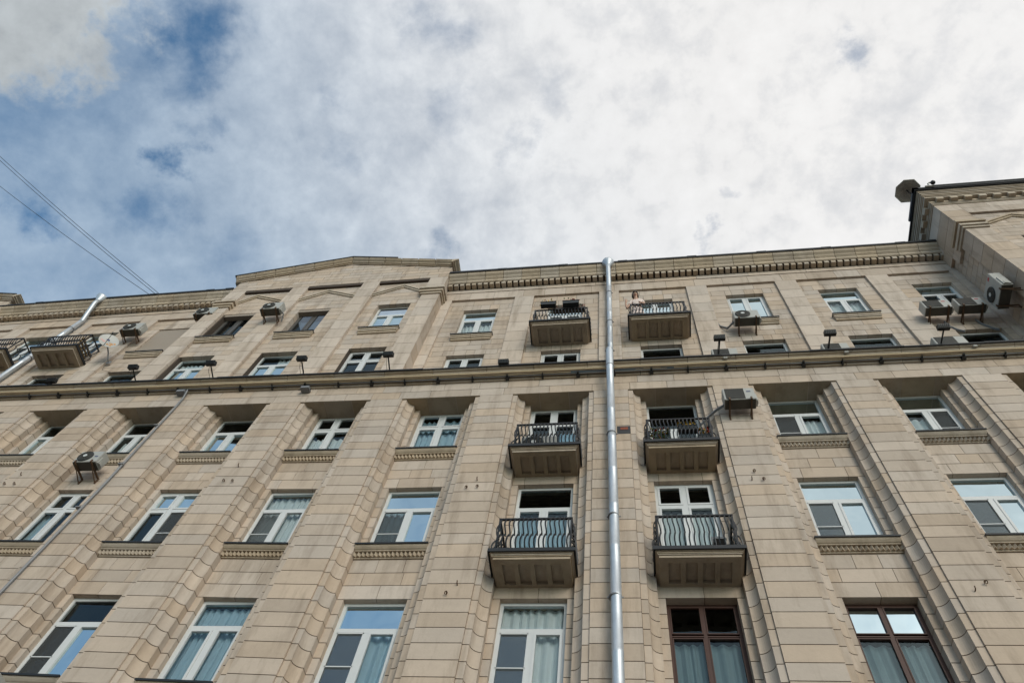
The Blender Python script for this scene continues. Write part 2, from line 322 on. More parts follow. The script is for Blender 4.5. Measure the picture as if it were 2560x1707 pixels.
# ---------------------------------------------------------------- upper storeys
UC = {-2: -24.8, -1: -22.1, 0: -19.42, 1: -16.55, 2: -13.79, 3: -10.92, 4: -7.95, 5: -4.866, 6: -1.862, 7: 1.18, 8: 4.18, 9: 7.17, 10: 10.11}
PZ = [26.85, 26.03, 25.35, 24.64, 23.93, 23.22, 22.53, 21.82, 21.10, 20.38, 19.75]
ROWS = []
for a, b in zip(PZ, PZ[1:]): ROWS += [(a, (a + b) / 2), ((a + b) / 2, b)]
U2 = (23.90, 26.03); U1 = (20.42, 22.53); WW = 1.22
u = MB()
ident = lambda x, y, z: (x, y, z)
def bricks(x0, x1, rows, y, openings, L=.82, dep=.25, fn=None, jig=.18):
    for r, (z1, z0) in enumerate(rows):
        zc = (z0 + z1) / 2; segs = [(x0, x1)]
        for a, b, o0, o1 in openings:
            if o0 < zc < o1:
                segs = [q for s0, s1 in segs for q in ((s0, min(s1, a)), (max(s0, b), s1)) if q[1] - q[0] > .03]
        short = any(0 < z0 + .02 - o1 < .1 or abs(z0 - o1) < .02 for a, b, o0, o1 in openings)
        for s0, s1 in segs:
            n = max(1, round((s1 - s0) / (L * (.55 if s1 - s0 < 1.2 else 1) * (.42 if short else 1)))); cuts = [s0]
            off = (.5 if r % 2 else .0)
            if n > 1 or off: cuts += [s0 + (s1 - s0) * (i + off * (1 if i else .6)) / n + random.uniform(-jig, jig) * .4 for i in range(0 if off and n > 1 else 1, n)]
            cuts = sorted(c for c in cuts if s0 <= c < s1 - .1) + [s1]
            for a, b in zip(cuts, cuts[1:]):
                u.cur = 0; u.newtone(); u.box(a + GV / 2, b - GV / 2, y, y + dep, z0 + GAP / 2, z1 - GAP / 2, fn)
def pil(x0, x1, y, dep=.4, top=26.85, fn=None, zs=None):
    for a, b in zip(zs or PZ, (zs or PZ)[1:]):
        u.cur = 0; u.newtone(); u.tone = min(1.15, u.tone + .35); u.tone2 *= .4; u.box(x0, x1, y, y + dep, b + GAP / 2, a - GAP / 2, fn)
    u.cur = 1; u.box(x0 + .01, x1 - .01, y + .012, y + dep - .01, (zs or PZ)[-1], (zs or PZ)[0] - .01, fn)
def hrow(x0, x1, z0, z1, y, dep, L):
    x = x0
    while x < x1 - .05:
        ln = min(random.uniform(.75, 1.15) * L, x1 - x)
        if x1 - x - ln < .25: ln = x1 - x
        u.cur = 0; u.newtone(); u.box(x + GV / 2, x + ln - GV / 2, y, y + dep, z0, z1 - GAP / 2); x += ln
def opening_back(c, z0, z1, y, wd=WW):       # reveals and head of a window opening
    a, b = c - wd / 2, c + wd / 2
    u.cur = 1
RIS = (2, 3, 4)
def panel(c, x0, x1, y, extra=()):
    ops = [(c - WW / 2, c + WW / 2, *U2), (c - WW / 2, c + WW / 2, *U1)] + list(extra)
    bricks(x0, x1, ROWS, y, ops)
    u.cur = 1; yb = y + .012
    for a, b, z0, z1 in ((x0, c - WW / 2 - .012, 19.75, 26.84), (c + WW / 2 + .012, x1, 19.75, 26.84), (c - WW / 2, c + WW / 2, U1[1] + .012, U2[0] - .0), (c - WW / 2, c + WW / 2, U2[1] + .012, 26.84), (c - WW / 2, c + WW / 2, 19.75, U1[0])):
        u.box(a, b, yb, y + .24, z0, z1)
mid = lambda a, b: (UC[a] + UC[b]) / 2
PW = .345
for b in (-2, -1, 0, 1, 5, 6, 7, 8, 9, 10):
    x0 = mid(b - 1, b) + PW if b not in (-2, 5) else (-26.0 if b == -2 else -6.03)
    x1 = mid(b, b + 1) - PW if b not in (1, 10) else (-15.2 if b == 1 else 10.95)
    if b == 5: x0 = -6.05
    ops = [(UC[0] - .95, UC[0] + .95, 22.9, U2[1])] if False else ()
    panel(UC[b], x0, x1, .53, ops)
    if b not in (1, 10): pil(mid(b, b + 1) - PW, mid(b, b + 1) + PW, .45)
pil(-6.40, -6.05, .45); pil(10.95, 11.22, .45)
hrow(-26, -15.1, 26.85, 27.44, .45, .3, 1.0); hrow(-6.37, 11.2, 26.85, 27.44, .45, .3, 1.0)
u.cur = 1; u.box(-26, -15.1, .462, .74, 26.87, 27.7); u.box(-6.37, 11.2, .462, .74, 26.87, 27.7)
u.cur = 0
hrow(-26, -15.1, 27.45, 27.73, .43, .3, 1.9); hrow(-6.37, 11.2, 27.45, 27.73, .43, .3, 1.9)
# central projecting part with its gable
rp = [(-15.12, -14.46), (-12.53, -11.88), (-9.68, -9.02), (-7.05, -6.375)]
RZ = [28.18, 27.42, 26.74] + PZ[1:]
for a, b in rp: pil(a, b, 0.0, .6, zs=RZ)
RROWS = []
for a, b in zip(RZ, RZ[1:]): RROWS += [(a, (a + b) / 2), ((a + b) / 2, b)]
for (q, e), (s, t), c in zip(rp, rp[1:], (UC[2], UC[3], UC[4])):
    bricks(e + .003, s - .003, RROWS, .10, [(c - .60, c + .60, *U2), (c - .62, c + .62, *U1)])
    u.cur = 1
    for a, b, z0, z1 in ((e, c - .61, 19.75, 28.17), (c + .61, s, 19.75, 28.17), (c - .61, c + .61, U1[1] + .012, U2[0]), (c - .61, c + .61, U2[1] + .012, 28.17), (c - .61, c + .61, 19.75, U1[0])): u.box(a, b, .112, .34, z0, z1)
    # peaked hood moulding over the window
    u.cur = 3; u.newtone()
    for (xa, za), (xb, zb) in (((e + .002, 26.86), (c, 27.56)), ((c, 27.56), (s - .002, 26.86))):
        for y0, h0, h1 in ((.02, .10, .20), (.055, 0, .10)):
            n = len(u.v); u.v += [(xa, y0, za + h0), (xb, y0, zb + h0), (xb, .11, zb + h0), (xa, .11, za + h0), (xa, y0, za + h1), (xb, y0, zb + h1), (xb, .11, zb + h1), (xa, .11, za + h1)]
            for f in ((0, 3, 2, 1), (4, 5, 6, 7), (0, 1, 5, 4), (1, 2, 6, 5), (2, 3, 7, 6), (3, 0, 4, 7)): u.face(tuple(n + i for i in f))
# moulded caps on the outer pilasters
for a, b in (rp[0], rp[3]):
    for h0, h1, p in ((26.50, 26.62, .05), (26.62, 26.74, .10), (26.74, 26.84, .06), (26.84, 26.97, .13)):
        u.cur = 3; u.newtone(); u.box(a - (p if a > -10 else p * .3), b + (p if a > -10 else p), -p, .44, h0, h1)
# gable field, cut by the slopes
GL, GA, GR = (-15.14, 29.17), (-10.79, 30.40), (-6.36, 29.17)
def gz(x): return GL[1] + (GA[1] - GL[1]) * (x - GL[0]) / (GA[0] - GL[0]) if x < GA[0] else GR[1] + (GA[1] - GR[1]) * (x - GR[0]) / (GA[0] - GR[0])
z = 28.18; r = 0
while z < 30.4:
    x = -15.12 - .4 * (r % 2); zt = z + .30
    while x < -6.38:
        ln = random.uniform(.7, 1.05); a, b = max(x, -15.12) + GAP / 2, min(x + ln, -6.375) - GAP / 2; x += ln
        if b - a < .05: continue
        pts = [(a, z + GAP / 2), (b, z + GAP / 2)]
        tb, ta = min(zt - GAP / 2, gz(b)), min(zt - GAP / 2, gz(a))
        if max(ta, tb) < z + .03: continue
        pts += [(b, max(tb, z + .014))]
        if a < GA[0] < b and gz(GA[0]) < zt: pts += [(GA[0], gz(GA[0]))]
        pts += [(a, max(ta, z + .014))]
        u.cur = 0; u.newtone(); u.prism(pts, 0.0, .5, lambda p, q, t: (p, t, q))
    z = zt; r += 1
u.cur = 1; u.prism([(-15.1, 28.0), (-6.39, 28.0), (-6.39, 29.15), (-10.79, 30.38), (-15.1, 29.15)], .012, .9, lambda p, q, t: (p, t, q))
# side of the projecting part
for s, xx in ((1, -6.375), (-1, -15.12)):
    for a, b in zip([29.1] + RZ, RZ): u.cur = 0; u.newtone(); u.box(xx - .02, xx + .0012 * s, .004, .46, b + GAP / 2, a - GAP / 2)
u.build('upper_wall', [STONE, MORTAR_SHADE, SOFFIT, TRIM], B, warp=True)

# rooms behind the windows: dark inner wall
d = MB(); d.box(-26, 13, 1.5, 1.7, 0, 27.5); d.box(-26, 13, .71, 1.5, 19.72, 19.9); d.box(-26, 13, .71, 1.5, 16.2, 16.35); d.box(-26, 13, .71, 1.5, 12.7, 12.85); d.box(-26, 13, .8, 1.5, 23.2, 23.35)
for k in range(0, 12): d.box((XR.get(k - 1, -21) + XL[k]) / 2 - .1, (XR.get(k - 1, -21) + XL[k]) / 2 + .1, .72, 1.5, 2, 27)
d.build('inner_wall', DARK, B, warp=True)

# string course with its dark metal covering
s = MB()
spf = [(.02, 19.74), (-.05, 19.745), (-.055, 19.83), (-.17, 19.86), (-.19, 19.90), (-.24, 19.915), (-.25, 19.95), (-.31, 19.965), (-.335, 20.02), (.46, 20.05), (.46, 19.74)]
x = -26.0
while x < 13.5:
    ln = random.uniform(1.25, 1.55); s.newtone(); s.prism(spf, x + .007, min(x + ln, 13.5) - .007, lambda p, q, t: (t, p, q)); x += ln
s.build('string_course', TRIM, B, warp=True)
s = MB(); x = -26.0; i = 0
while x < 13.5:
    ln = random.uniform(1.7, 2.3); e = .008 * (i % 2) + random.uniform(0, .006)
    s.prism([(-.345 - e, 19.985 + random.uniform(-.006, .006)), (-.36 - e, 19.99), (-.36 - e, 20.035 + e), (.47, 20.24 + e), (.47, 20.20), (-.33, 20.022)], x - .02, min(x + ln, 13.5) + .02, lambda p, q, t: (t, p, q)); x += ln; i += 1
s.build('ledge_flashing', ROOF, B, warp=True)

# main cornice: dentils, bed mould, cyma, dark eave
def cornice(x0, x1):
    c = MB(); x = x0 + .03
    while x < x1 - .16:
        c.newtone(); c.box(x, x + .152, .235, .46, 27.735, 27.90); x += .2255
    c.newtone()
    c.cur = 1; c.box(x0, x1, .42, .46, 27.735, 27.895); c.box(x0, x1, .25, .42, 27.885, 27.902); c.cur = 0  # dark strips behind and above the dentils: shade of the gaps painted in
    x = x0
    while x < x1 - .01:
        ln = min(.70, x1 - x)
        if x1 - x - ln < .2: ln = x1 - x
        c.newtone(); a, b = x + .008, x + ln - .008
        c.prism([(.47, 27.905), (.215, 27.905), (.215, 27.93), (.19, 27.945), (.19, 28.10), (.17, 28.11), (.17, 28.15), (.145, 28.165), (.13, 28.20), (.11, 28.235), (.07, 28.27), (.035, 28.30), (.015, 28.345), (.01, 28.40), (-.005, 28.405), (-.005, 28.425), (.47, 28.425)], a, b, lambda p, q, t: (t, p, q)); x += ln
    c.build('cornice', [TRIM, MORTAR_SHADE], B, warp=True)
    e = MB(); x = x0; i = 0
    while x < x1 - .01:
        ln = min(random.uniform(2.2, 2.6), x1 - x); k = random.uniform(0, .012)
        e.prism([(-.02 - k, 28.44), (-.035 - k, 28.445), (-.035 - k, 28.53 + k * 2), (.5, 28.62 + k), (4.5, 30.0 + k), (4.5, 29.9), (.5, 28.52), (.0, 28.44)], x, x + ln, lambda p, q, t: (t, p, q)); x += ln
        if i % 1 == 0: e.box(x - .34, x, -.05, .1, 28.525, 28.565)
        i += 1
    e.build('eave', ROOF, B, warp=True)
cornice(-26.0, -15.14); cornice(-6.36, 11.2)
# raking cornice of the gable
def fn_full(pa, pb, y0): return lambda p, q, t: (pa[0] + (pb[0] - pa[0]) * t, y0 + p, pa[1] + (pb[1] - pa[1]) * t + q)
def rake(pa, pb, mbs, y0=0.0):
    c, e = mbs; n = 6
    for i in range(n):
        t0, t1 = i / n, (i + 1) / n; c.newtone(); e_ = .004
        def fn(p, q, t):
            return (pa[0] + (pb[0] - pa[0]) * t, y0 + p, pa[1] + (pb[1] - pa[1]) * t + q)
        c.prism([(.3, 0), (-.05, 0), (-.05, .05), (-.10, .06), (-.11, .10), (-.15, .13), (-.205, .17), (-.22, .215), (-.24, .225), (-.24, .25), (.3, .25)], t0 + e_, t1 - e_, fn)
    c.newtone(); c.prism([(.29, .01), (-.03, .01), (-.04, .06), (-.09, .12), (-.18, .19), (-.21, .24), (.29, .24)], 0.0, 1.0, fn_full(pa, pb, y0))
    if e: e.prism([(-.255, .255), (-.265, .26), (-.265, .325), (.3, .335), (.3, .255)], -.01, 1.0, fn)
def gable(l, a, r_, y0, mid_frac, bld):
    c = MB(); e = MB(); rake(l, a, (c, e), y0); rake(a, r_, (c, None), y0)
    m_ = (a[0] + (r_[0] - a[0]) * mid_frac, a[1] + (r_[1] - a[1]) * mid_frac)
    fn = lambda p, q, t: (a[0] + (m_[0] - a[0]) * t, y0 + p, a[1] + (m_[1] - a[1]) * t + q)
    e.prism([(-.255, .255), (-.265, .26), (-.265, .325), (.3, .335), (.3, .255)], 0, 1, fn)
    # returns along the right side
    c.newtone(); c.prism([(-.02, 0), (.05, 0), (.05, .05), (.10, .06), (.11, .10), (.15, .13), (.205, .17), (.22, .215), (.24, .225), (.24, .25), (-.02, .25)], y0 - .24, y0 + 1.6, lambda p, q, t: (r_[0] + p, t, r_[1] + q))
    c.box(r_[0] - .3, r_[0] - .02, y0 + .3, y0 + 1.6, r_[1] - .6, r_[1] + .2)
    c.build('gable_cornice', TRIM, B, warp=True); e.build('gable_flashing', ROOF, B, warp=True)
gable((GL[0] - .19, GL[1] - .05), (GA[0], GA[1]), (GR[0] - .01, GR[1]), -.0, .46, None)
gm = MB(); gm.box(-30, -25.2, 0, .6, 19.7, 29.2); gm.build('far_projection', STONE, B)
gable((-34, 29.0), (-29.6, 30.3), (-25.05, 28.95), 0.0, 1.0, None)

# ---------------------------------------------------------------- right wing
q = MB(); u = q
side = lambda a, dd, zz: (dd, a, zz)
WZ = [29.1, 28.42, 27.75, 27.05, 26.5, 25.80, 25.12, 24.42, 23.72, 23.0, 22.3, 21.6, 20.9, 20.2, 19.75]
for a, b in zip(WZ, WZ[1:]):
    u.cur = 0; u.newtone(); u.box(11.1, 11.84, -1.1, -.44 if b < 26.4 else .1, b + GAP / 2, a - GAP / 2)
    if b > 26.9: pass
u.cur = 1; u.box(11.112, 11.828, -1.088, -.46, 19.75, 29.1)
WR = []
for a, b in zip(WZ, WZ[1:]): WR += [(a, (a + b) / 2), ((a + b) / 2, b)]
bricks(-.435, .46, WR, 11.2, [], L=.6, dep=.2, fn=side)
for a, b in zip(WZ, WZ[1:]):
    for y0, y1 in ((.105, .8), (.8, 1.6)):
        if b > 26.9: u.cur = 0; u.newtone(); u.box(11.1, 11.3, y0 + .006, y1 - .006, b + GAP / 2, a - GAP / 2)
u.cur = 1; u.box(11.212, 11.39, -.44, 3, 19.75, 29.1)
bricks(11.846, 14.9, [rw for rw in WR if rw[0] < 28.2], -1.02, [(12.45, 13.65, 23.6, 25.72)], L=.85)
hrow(11.846, 15, 28.1, 28.6, -1.1, .3, 1.2); hrow(11.846, 15, 28.605, 29.1, -1.1, .3, 1.2)
u.cur = 1; u.box(11.846, 15, -1.005, -.78, 25.72, 29.05); u.box(11.846, 12.44, -1.005, -.78, 19.75, 25.72); u.box(13.66, 15, -1.005, -.78, 19.75, 25.72); u.box(12.4, 13.7, -1.005, -.78, 19.75, 23.6)
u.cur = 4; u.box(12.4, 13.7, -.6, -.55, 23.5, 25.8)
u.cur = 3
for h0, h1, p in ((26.50, 26.63, .05), (26.63, 26.77, .10), (26.77, 26.88, .06), (26.88, 27.04, .13)): u.newtone(); u.box(11.1 - p, 11.84 + p * .2, -1.1 - p, -.32, h0, h1)
for (xa, za), (xb, zb) in (((11.85, 26.86), (12.99, 27.56)), ((12.99, 27.56), (14.2, 26.86))):
    for y0, h0, h1 in ((-1.10, .10, .20), (-1.065, 0, .10)):
        n = len(u.v); u.v += [(xa, y0, za + h0), (xb, y0, zb + h0), (xb, -1.0, zb + h0), (xa, -1.0, za + h0), (xa, y0, za + h1), (xb, y0, zb + h1), (xb, -1.0, zb + h1), (xa, -1.0, za + h1)]
        for f in ((0, 3, 2, 1), (4, 5, 6, 7), (0, 1, 5, 4), (1, 2, 6, 5), (2, 3, 7, 6), (3, 0, 4, 7)): u.face(tuple(n + i for i in f))
q.build('wing_wall', [STONE, MORTAR_SHADE, SOFFIT, TRIM, DARK], B)
c = MB(); c.newtone()
lay = ((29.10, 29.16, .03), (29.16, 29.24, .05), (29.24, 29.42, .07), (29.42, 29.52, .20), (29.52, 29.58, .23), (29.58, 29.66, .26), (29.66, 29.74, .29), (29.74, 29.80, .32), (29.80, 29.84, .34))
for h0, h1, p in lay:
    c.newtone(); c.box(11.1 - p, 15, -1.1 - p, 4, h0, h1)
x = 11.25
while x < 15: c.newtone(); c.box(x, x + .24, -1.30, -1.1, 29.26, 29.415); x += .47
y = -.95
while y < 3: c.newtone(); c.box(10.90, 11.1, y, y + .24, 29.26, 29.415); y += .47
c.build('wing_cornice', TRIM, B)
e = MB()
e.box(10.69, 15, -1.50, 4, 29.85, 29.90); e.box(10.66, 15, -1.53, -1.35, 29.90, 30.02); e.box(10.66, 10.85, -1.53, -.3, 29.90, 30.02); e.box(10.78, 10.9, -.3, 4, 29.90, 30.0)
e.box(10.85, 15, -1.3, 4, 29.9, 30.3); e.tube([(11.2, -1.52, 30.06), (15, -1.52, 30.06)], .05, 8)
e.build('wing_eave', ROOF, B)
e = MB(); e.box(10.95, 11.14, .1, .16, 28.52, 28.95); e.prism([(10.93, 28.5), (11.2, 28.5), (11.2, 28.85)], .0, .03, lambda p, q_, t: (p, t, q_)); e.build('roof_flashing', ZINC, B)

# ---------------------------------------------------------------- windows
def window(kind, w_, h, c, z0, y, fm=None, curtain=None, net=None, glass=None, tilt=False, tr=.70, label=None):
    fm = fm or PVC; x0, x1 = -w_ / 2, w_ / 2
    loc = (c, y, z0 + lens_bend(c, z0 + h / 2))
    f = MB(); F, S = (.055, .048) if fm is not WOOD else (.05, .020); d0, d1 = 0.0, .07
    f.box(x0 - .02, x0 + F, d0, d1, -.02, h + .03); f.box(x1 - F, x1 + .02, d0, d1, -.02, h + .03); f.box(x0 + F, x1 - F, d0, d1, h - F, h + .03); f.box(x0 + F, x1 - F, d0, d1, -.02, F)
    cells = []
    def sash(a, b, lo, hi, s_=S):
        f.box(a, a + s_, -.012, .05, lo, hi); f.box(b - s_, b, -.012, .05, lo, hi); f.box(a + s_, b - s_, -.012, .05, lo, lo + s_); f.box(a + s_, b - s_, -.012, .05, hi - s_, hi)
        cells.append((a + s_, b - s_, lo + s_, hi - s_))
    zt = h * tr
    MW = .045 if fm is not WOOD else .03; TB = .04 if fm is not WOOD else .012
    if kind == 'T':
        f.box(x0 + F, x1 - F, d0, d1, zt - .045, zt + .045); f.box(-MW, MW, d0, d1, F, zt - .045)
        cells.append((x0 + F, x1 - F, zt + .045, h - F))
        sash(MW + .002, x1 - F - .002, F + .002, zt - .047)
        if net == 'L': cells.append((x0 + F, -MW, F, zt - .045))
        else: sash(x0 + F + .002, -MW - .002, F + .002, zt - .047)
    elif kind == 'X':
        f.box(x0 + F, x1 - F, d0, d1, zt - TB, zt + TB); f.box(-MW, MW, d0, d1, F, zt - TB); f.box(-MW, MW, d0, d1, zt + TB, h - F)
        for a, b in ((x0 + F + .002, -MW - .002), (MW + .002, x1 - F - .002)): sash(a, b, F + .002, zt - .042); sash(a, b, zt + .042, h - F - .002)
    elif kind == 'V':
        f.box(-MW, MW, d0, d1, F, h - F); sash(x0 + F + .002, -MW - .002, F + .002, h - F - .002); sash(MW + .002, x1 - F - .002, F + .002, h - F - .002)
    o = f.build('window', fm, B, loc)
    if label: o['label'] = label
    g_ = MB()
    for a, b, lo, hi in cells: g_.quad((a - .004, .03, lo - .004), (b + .004, .03, lo - .004), (b + .004, .03, hi + .004), (a - .004, .03, hi + .004))
    g_.build('pane', glass or GLASS, o)
    if net:
        a, b = (x0 + F, -MW) if net == 'L' else (MW, x1 - F)
        n_ = MB(); n_.box(a, b, .008, .014, F, zt - .05); n_.cur = 1; zc = F + (zt - F) * .42; n_.box(a - .005, b + .005, -.002, .016, zc - .011, zc + .011); n_.box(a, a + .022, -.002, .016, F, zt - .05); n_.box(b - .022, b, -.002, .016, F, zt - .05); n_.box(a, b, -.002, .016, zt - .075, zt - .05)
        n_.build('insect_screen', [NETM, fm], o)
    if curtain:
        m_, a, b, lo, hi = curtain
        cm = MB(); n_ = 36; xa, xb = x0 + (x1 - x0) * a, x0 + (x1 - x0) * b; ph = random.uniform(0, 6)
        for i in range(n_):
            p0, p1 = i / n_, (i + 1) / n_; yy = [.17 + .03 * math.sin(ph + p_ * (b - a) * 46 + 1.3 * math.sin(p_ * 9 + ph)) for p_ in (p0, p1)]
            cm.quad((xa + (xb - xa) * p0, yy[0], lo * h), (xa + (xb - xa) * p1, yy[1], lo * h), (xa + (xb - xa) * p1, yy[1], hi * h), (xa + (xb - xa) * p0, yy[0], hi * h))
        cm.build('curtain', m_, o, smooth=True)
    return o
NETM = bpy.data.materials.new('insect_mesh'); NETM.use_nodes = True
_t = NETM.node_tree; _b = _t.nodes['Principled BSDF']; _b.inputs['Base Color'].default_value = (.075, .078, .078, 1); _b.inputs['Roughness'].default_value = .9; _b.inputs['Alpha'].default_value = .36

def lowin(k, row, kind, **kw):
    c = (XL[k] + XR[k]) / 2; w_ = XR[k] - XL[k] - .905
    z0 = SILL_TOP[row]; top = (19.03,) + HEADS
    bal = k in BALC_BAYS and row < 2
    if bal: z0 = (16.03, 12.55)[row]
    if row == 0: y = .565
    else: y = .505
    if kw.get('fm') is WOOD: y = .56
    tr = kw.pop('tr', .69 if not bal else .76)
    window(kind, w_, top[row] - z0 - .005, c, z0, y, tr=tr, **kw)
cw = lambda m_=CURT, a=0, b=1, lo=0, hi=1: (m_, a, b, lo, hi)
lowin(0, 0, 'T'); lowin(1, 0, 'T', curtain=cw(a=.45, hi=.6)); lowin(2, 0, 'T', curtain=cw(a=.1, hi=.6)); lowin(3, 0, 'T', curtain=cw(hi=.62)); lowin(4, 0, 'X', curtain=cw(hi=.6)); lowin(5, 0, 'X', curtain=cw(CURB, hi=.95))
lowin(6, 0, 'X'); lowin(7, 0, 'T', tr=.62); lowin(8, 0, 'T', net='L', curtain=cw(a=.5, hi=.66)); lowin(9, 0, 'T', net='R', curtain=cw(b=.5, hi=.6)); lowin(10, 0, 'T')
lowin(1, 1, 'T'); lowin(2, 1, 'X', curtain=cw(CURB, a=.0, b=.5, hi=.7)); lowin(3, 1, 'X', net='R', curtain=cw(a=.25, b=.45)); lowin(4, 1, 'T', net='L', curtain=cw(a=.0)); lowin(5, 1, 'T', net='L', curtain=cw(CURB))
lowin(6, 1, 'T', curtain=cw(CURB, hi=.74)); lowin(7, 1, 'X', curtain=cw(hi=.74)); lowin(8, 1, 'T', net='L', curtain=cw(a=.5)); lowin(9, 1, 'T', net='L', curtain=cw(a=.5)); lowin(10, 1, 'T', curtain=cw())
lowin(2, 2, 'T'); lowin(3, 2, 'T', net='L'); lowin(4, 2, 'T', curtain=cw(CURB, hi=.98)); lowin(5, 2, 'T', net='L', curtain=cw(CURB)); lowin(6, 2, 'T', net='L', curtain=cw(CURT))
lowin(7, 2, 'X', fm=WOOD, curtain=cw(CURD, hi=.64), tr=.66, label='old brown wooden window'); lowin(8, 2, 'X', fm=WOOD, curtain=cw(CURD, hi=.64), tr=.665, label='old brown wooden window'); lowin(9, 2, 'T')
# upper rows
def upwin(b, row, kind, y=.66, w_=WW - .02, **kw):
    z0, z1 = (U2, U1)[row]; window(kind, w_, z1 - z0 - .005, UC[b], z0, y, tr=kw.pop('tr', .70), **kw)
upwin(-1, 0, 'T', curtain=cw(hi=.5)); upwin(0, 0, 'T'); upwin(5, 0, 'T', curtain=cw(hi=.66)); upwin(6, 0, 'T', curtain=cw(CURT, hi=.6)); upwin(7, 0, 'V', curtain=cw(CURB, a=.55, hi=.38))
upwin(8, 0, 'V', curtain=cw(a=.5, hi=.7)); upwin(9, 0, 'T', curtain=cw(hi=.7)); upwin(10, 0, 'T')
for b in (2, 3): upwin(b, 0, 'V', y=.30, w_=1.19, fm=PVCG, glass=GLASSD, label='dark framed window with two casements')
upwin(4, 0, 'T', y=.26, w_=1.19, curtain=cw(a=.5, hi=.7))
upwin(-1, 1, 'T'); upwin(0, 1, 'T'); upwin(1, 1, 'T', curtain=cw(hi=.8)); upwin(5, 1, 'V'); upwin(6, 1, 'V'); upwin(7, 1, 'T', tr=.4); upwin(8, 1, 'T', tr=.45, curtain=cw(hi=.8)); upwin(9, 1, 'T', tr=.45, curtain=cw(hi=.8)); upwin(10, 1, 'T', tr=.45)
upwin(2, 1, 'T', y=.26, w_=1.23, curtain=cw(hi=.95)); upwin(3, 1, 'T', y=.26, w_=1.23, curtain=cw(a=.45)); upwin(4, 1, 'X', y=.26, w_=1.23)
# bay closed with a beige panel
p = MB(); p.box(-.61, .61, 0, .04, 0, 2.13); o = p.build('window_panel', SHUT, B, (UC[1], .57, U2[0] + lens_bend(UC[1], 25))); o['label'] = 'flat beige panel closing a window opening'
# roller shutter boxes over the two dark windows
for b in (2, 3):
    p = MB(); p.box(-.6, .6, -.12, .06, 1.95, 2.13); p.build('shutter_box', SHUT, B, (UC[b], .24, U2[0] + lens_bend(UC[b], 25)))

# window sills
def sill_low(k, row):
    L, Rr = XL[k] + .31, XR[k] - .31; zt, zb = SILL_TOP[row], SILL_BOT[row]
    s = MB(); s.newtone()
    s.prism([(.40, zb + .14), (.275, zb + .14), (.27, zb + .16), (.245, zb + .175), (.215, zb + .21), (.20, zb + .235), (.20, zt - .03), (.40, zt - .03)], L, Rr, lambda p_, q_, t: (t, p_, q_))
    n = int((Rr - L) / .088); pts = []
    for i in range(n * 4 + 1):
        t = i / (n * 4); pts.append((L + (Rr - L) * t, .315 - .030 * math.cos(t * n * 2 * math.pi)))
    for (xa, ya), (xb, yb) in zip(pts, pts[1:]):
        s.prism([(xa, ya), (xb, yb), (xb, .39), (xa, .39)], zb + .035, zb + .137, up)
    s.box(L, Rr, .355, .40, zb + .003, zb + .034)
    o = s.build('window_sill', TRIM, B, warp=True)
    f = MB(); f.box(L - .01, Rr + .012, .172, .52, zt - .028, zt - .008); f.box(L - .01, Rr + .012, .172, .182, zt - .05, zt - .028); f.build('sill_flashing', ROOF, o, warp=True)
for k in range(0, 11):
    for row in (0, 1, 2):
        if not (k in BALC_BAYS and row < 2): sill_low(k, row)
def sill_up(c, y):
    s = MB(); a, b = c - .69, c + .69; zt = U2[0] - .02
    for h0, h1, p_, t in ((-.33, -.25, .05, .03), (-.25, -.19, .075, .02), (-.19, -.10, .10, .01), (-.10, -.03, .125, 0)): s.newtone(); s.box(a + t, c - .004, y - p_, y + .02, zt + h0, zt + h1); s.box(c + .004, b - t, y - p_, y + .02, zt + h0, zt + h1)
    o = s.build('window_sill', TRIM, B, warp=True)
    f = MB(); f.box(a - .02, b + .02, y - .15, y + .12, zt - .028, zt - .008); f.box(a - .02, b + .02, y - .15, y - .14, zt - .06, zt - .028); f.build('sill_flashing', ROOF, o, warp=True)
for b in (5, 8, 9, 1): sill_up(UC[b], .53)
for b in RIS: sill_up(UC[b], .10)

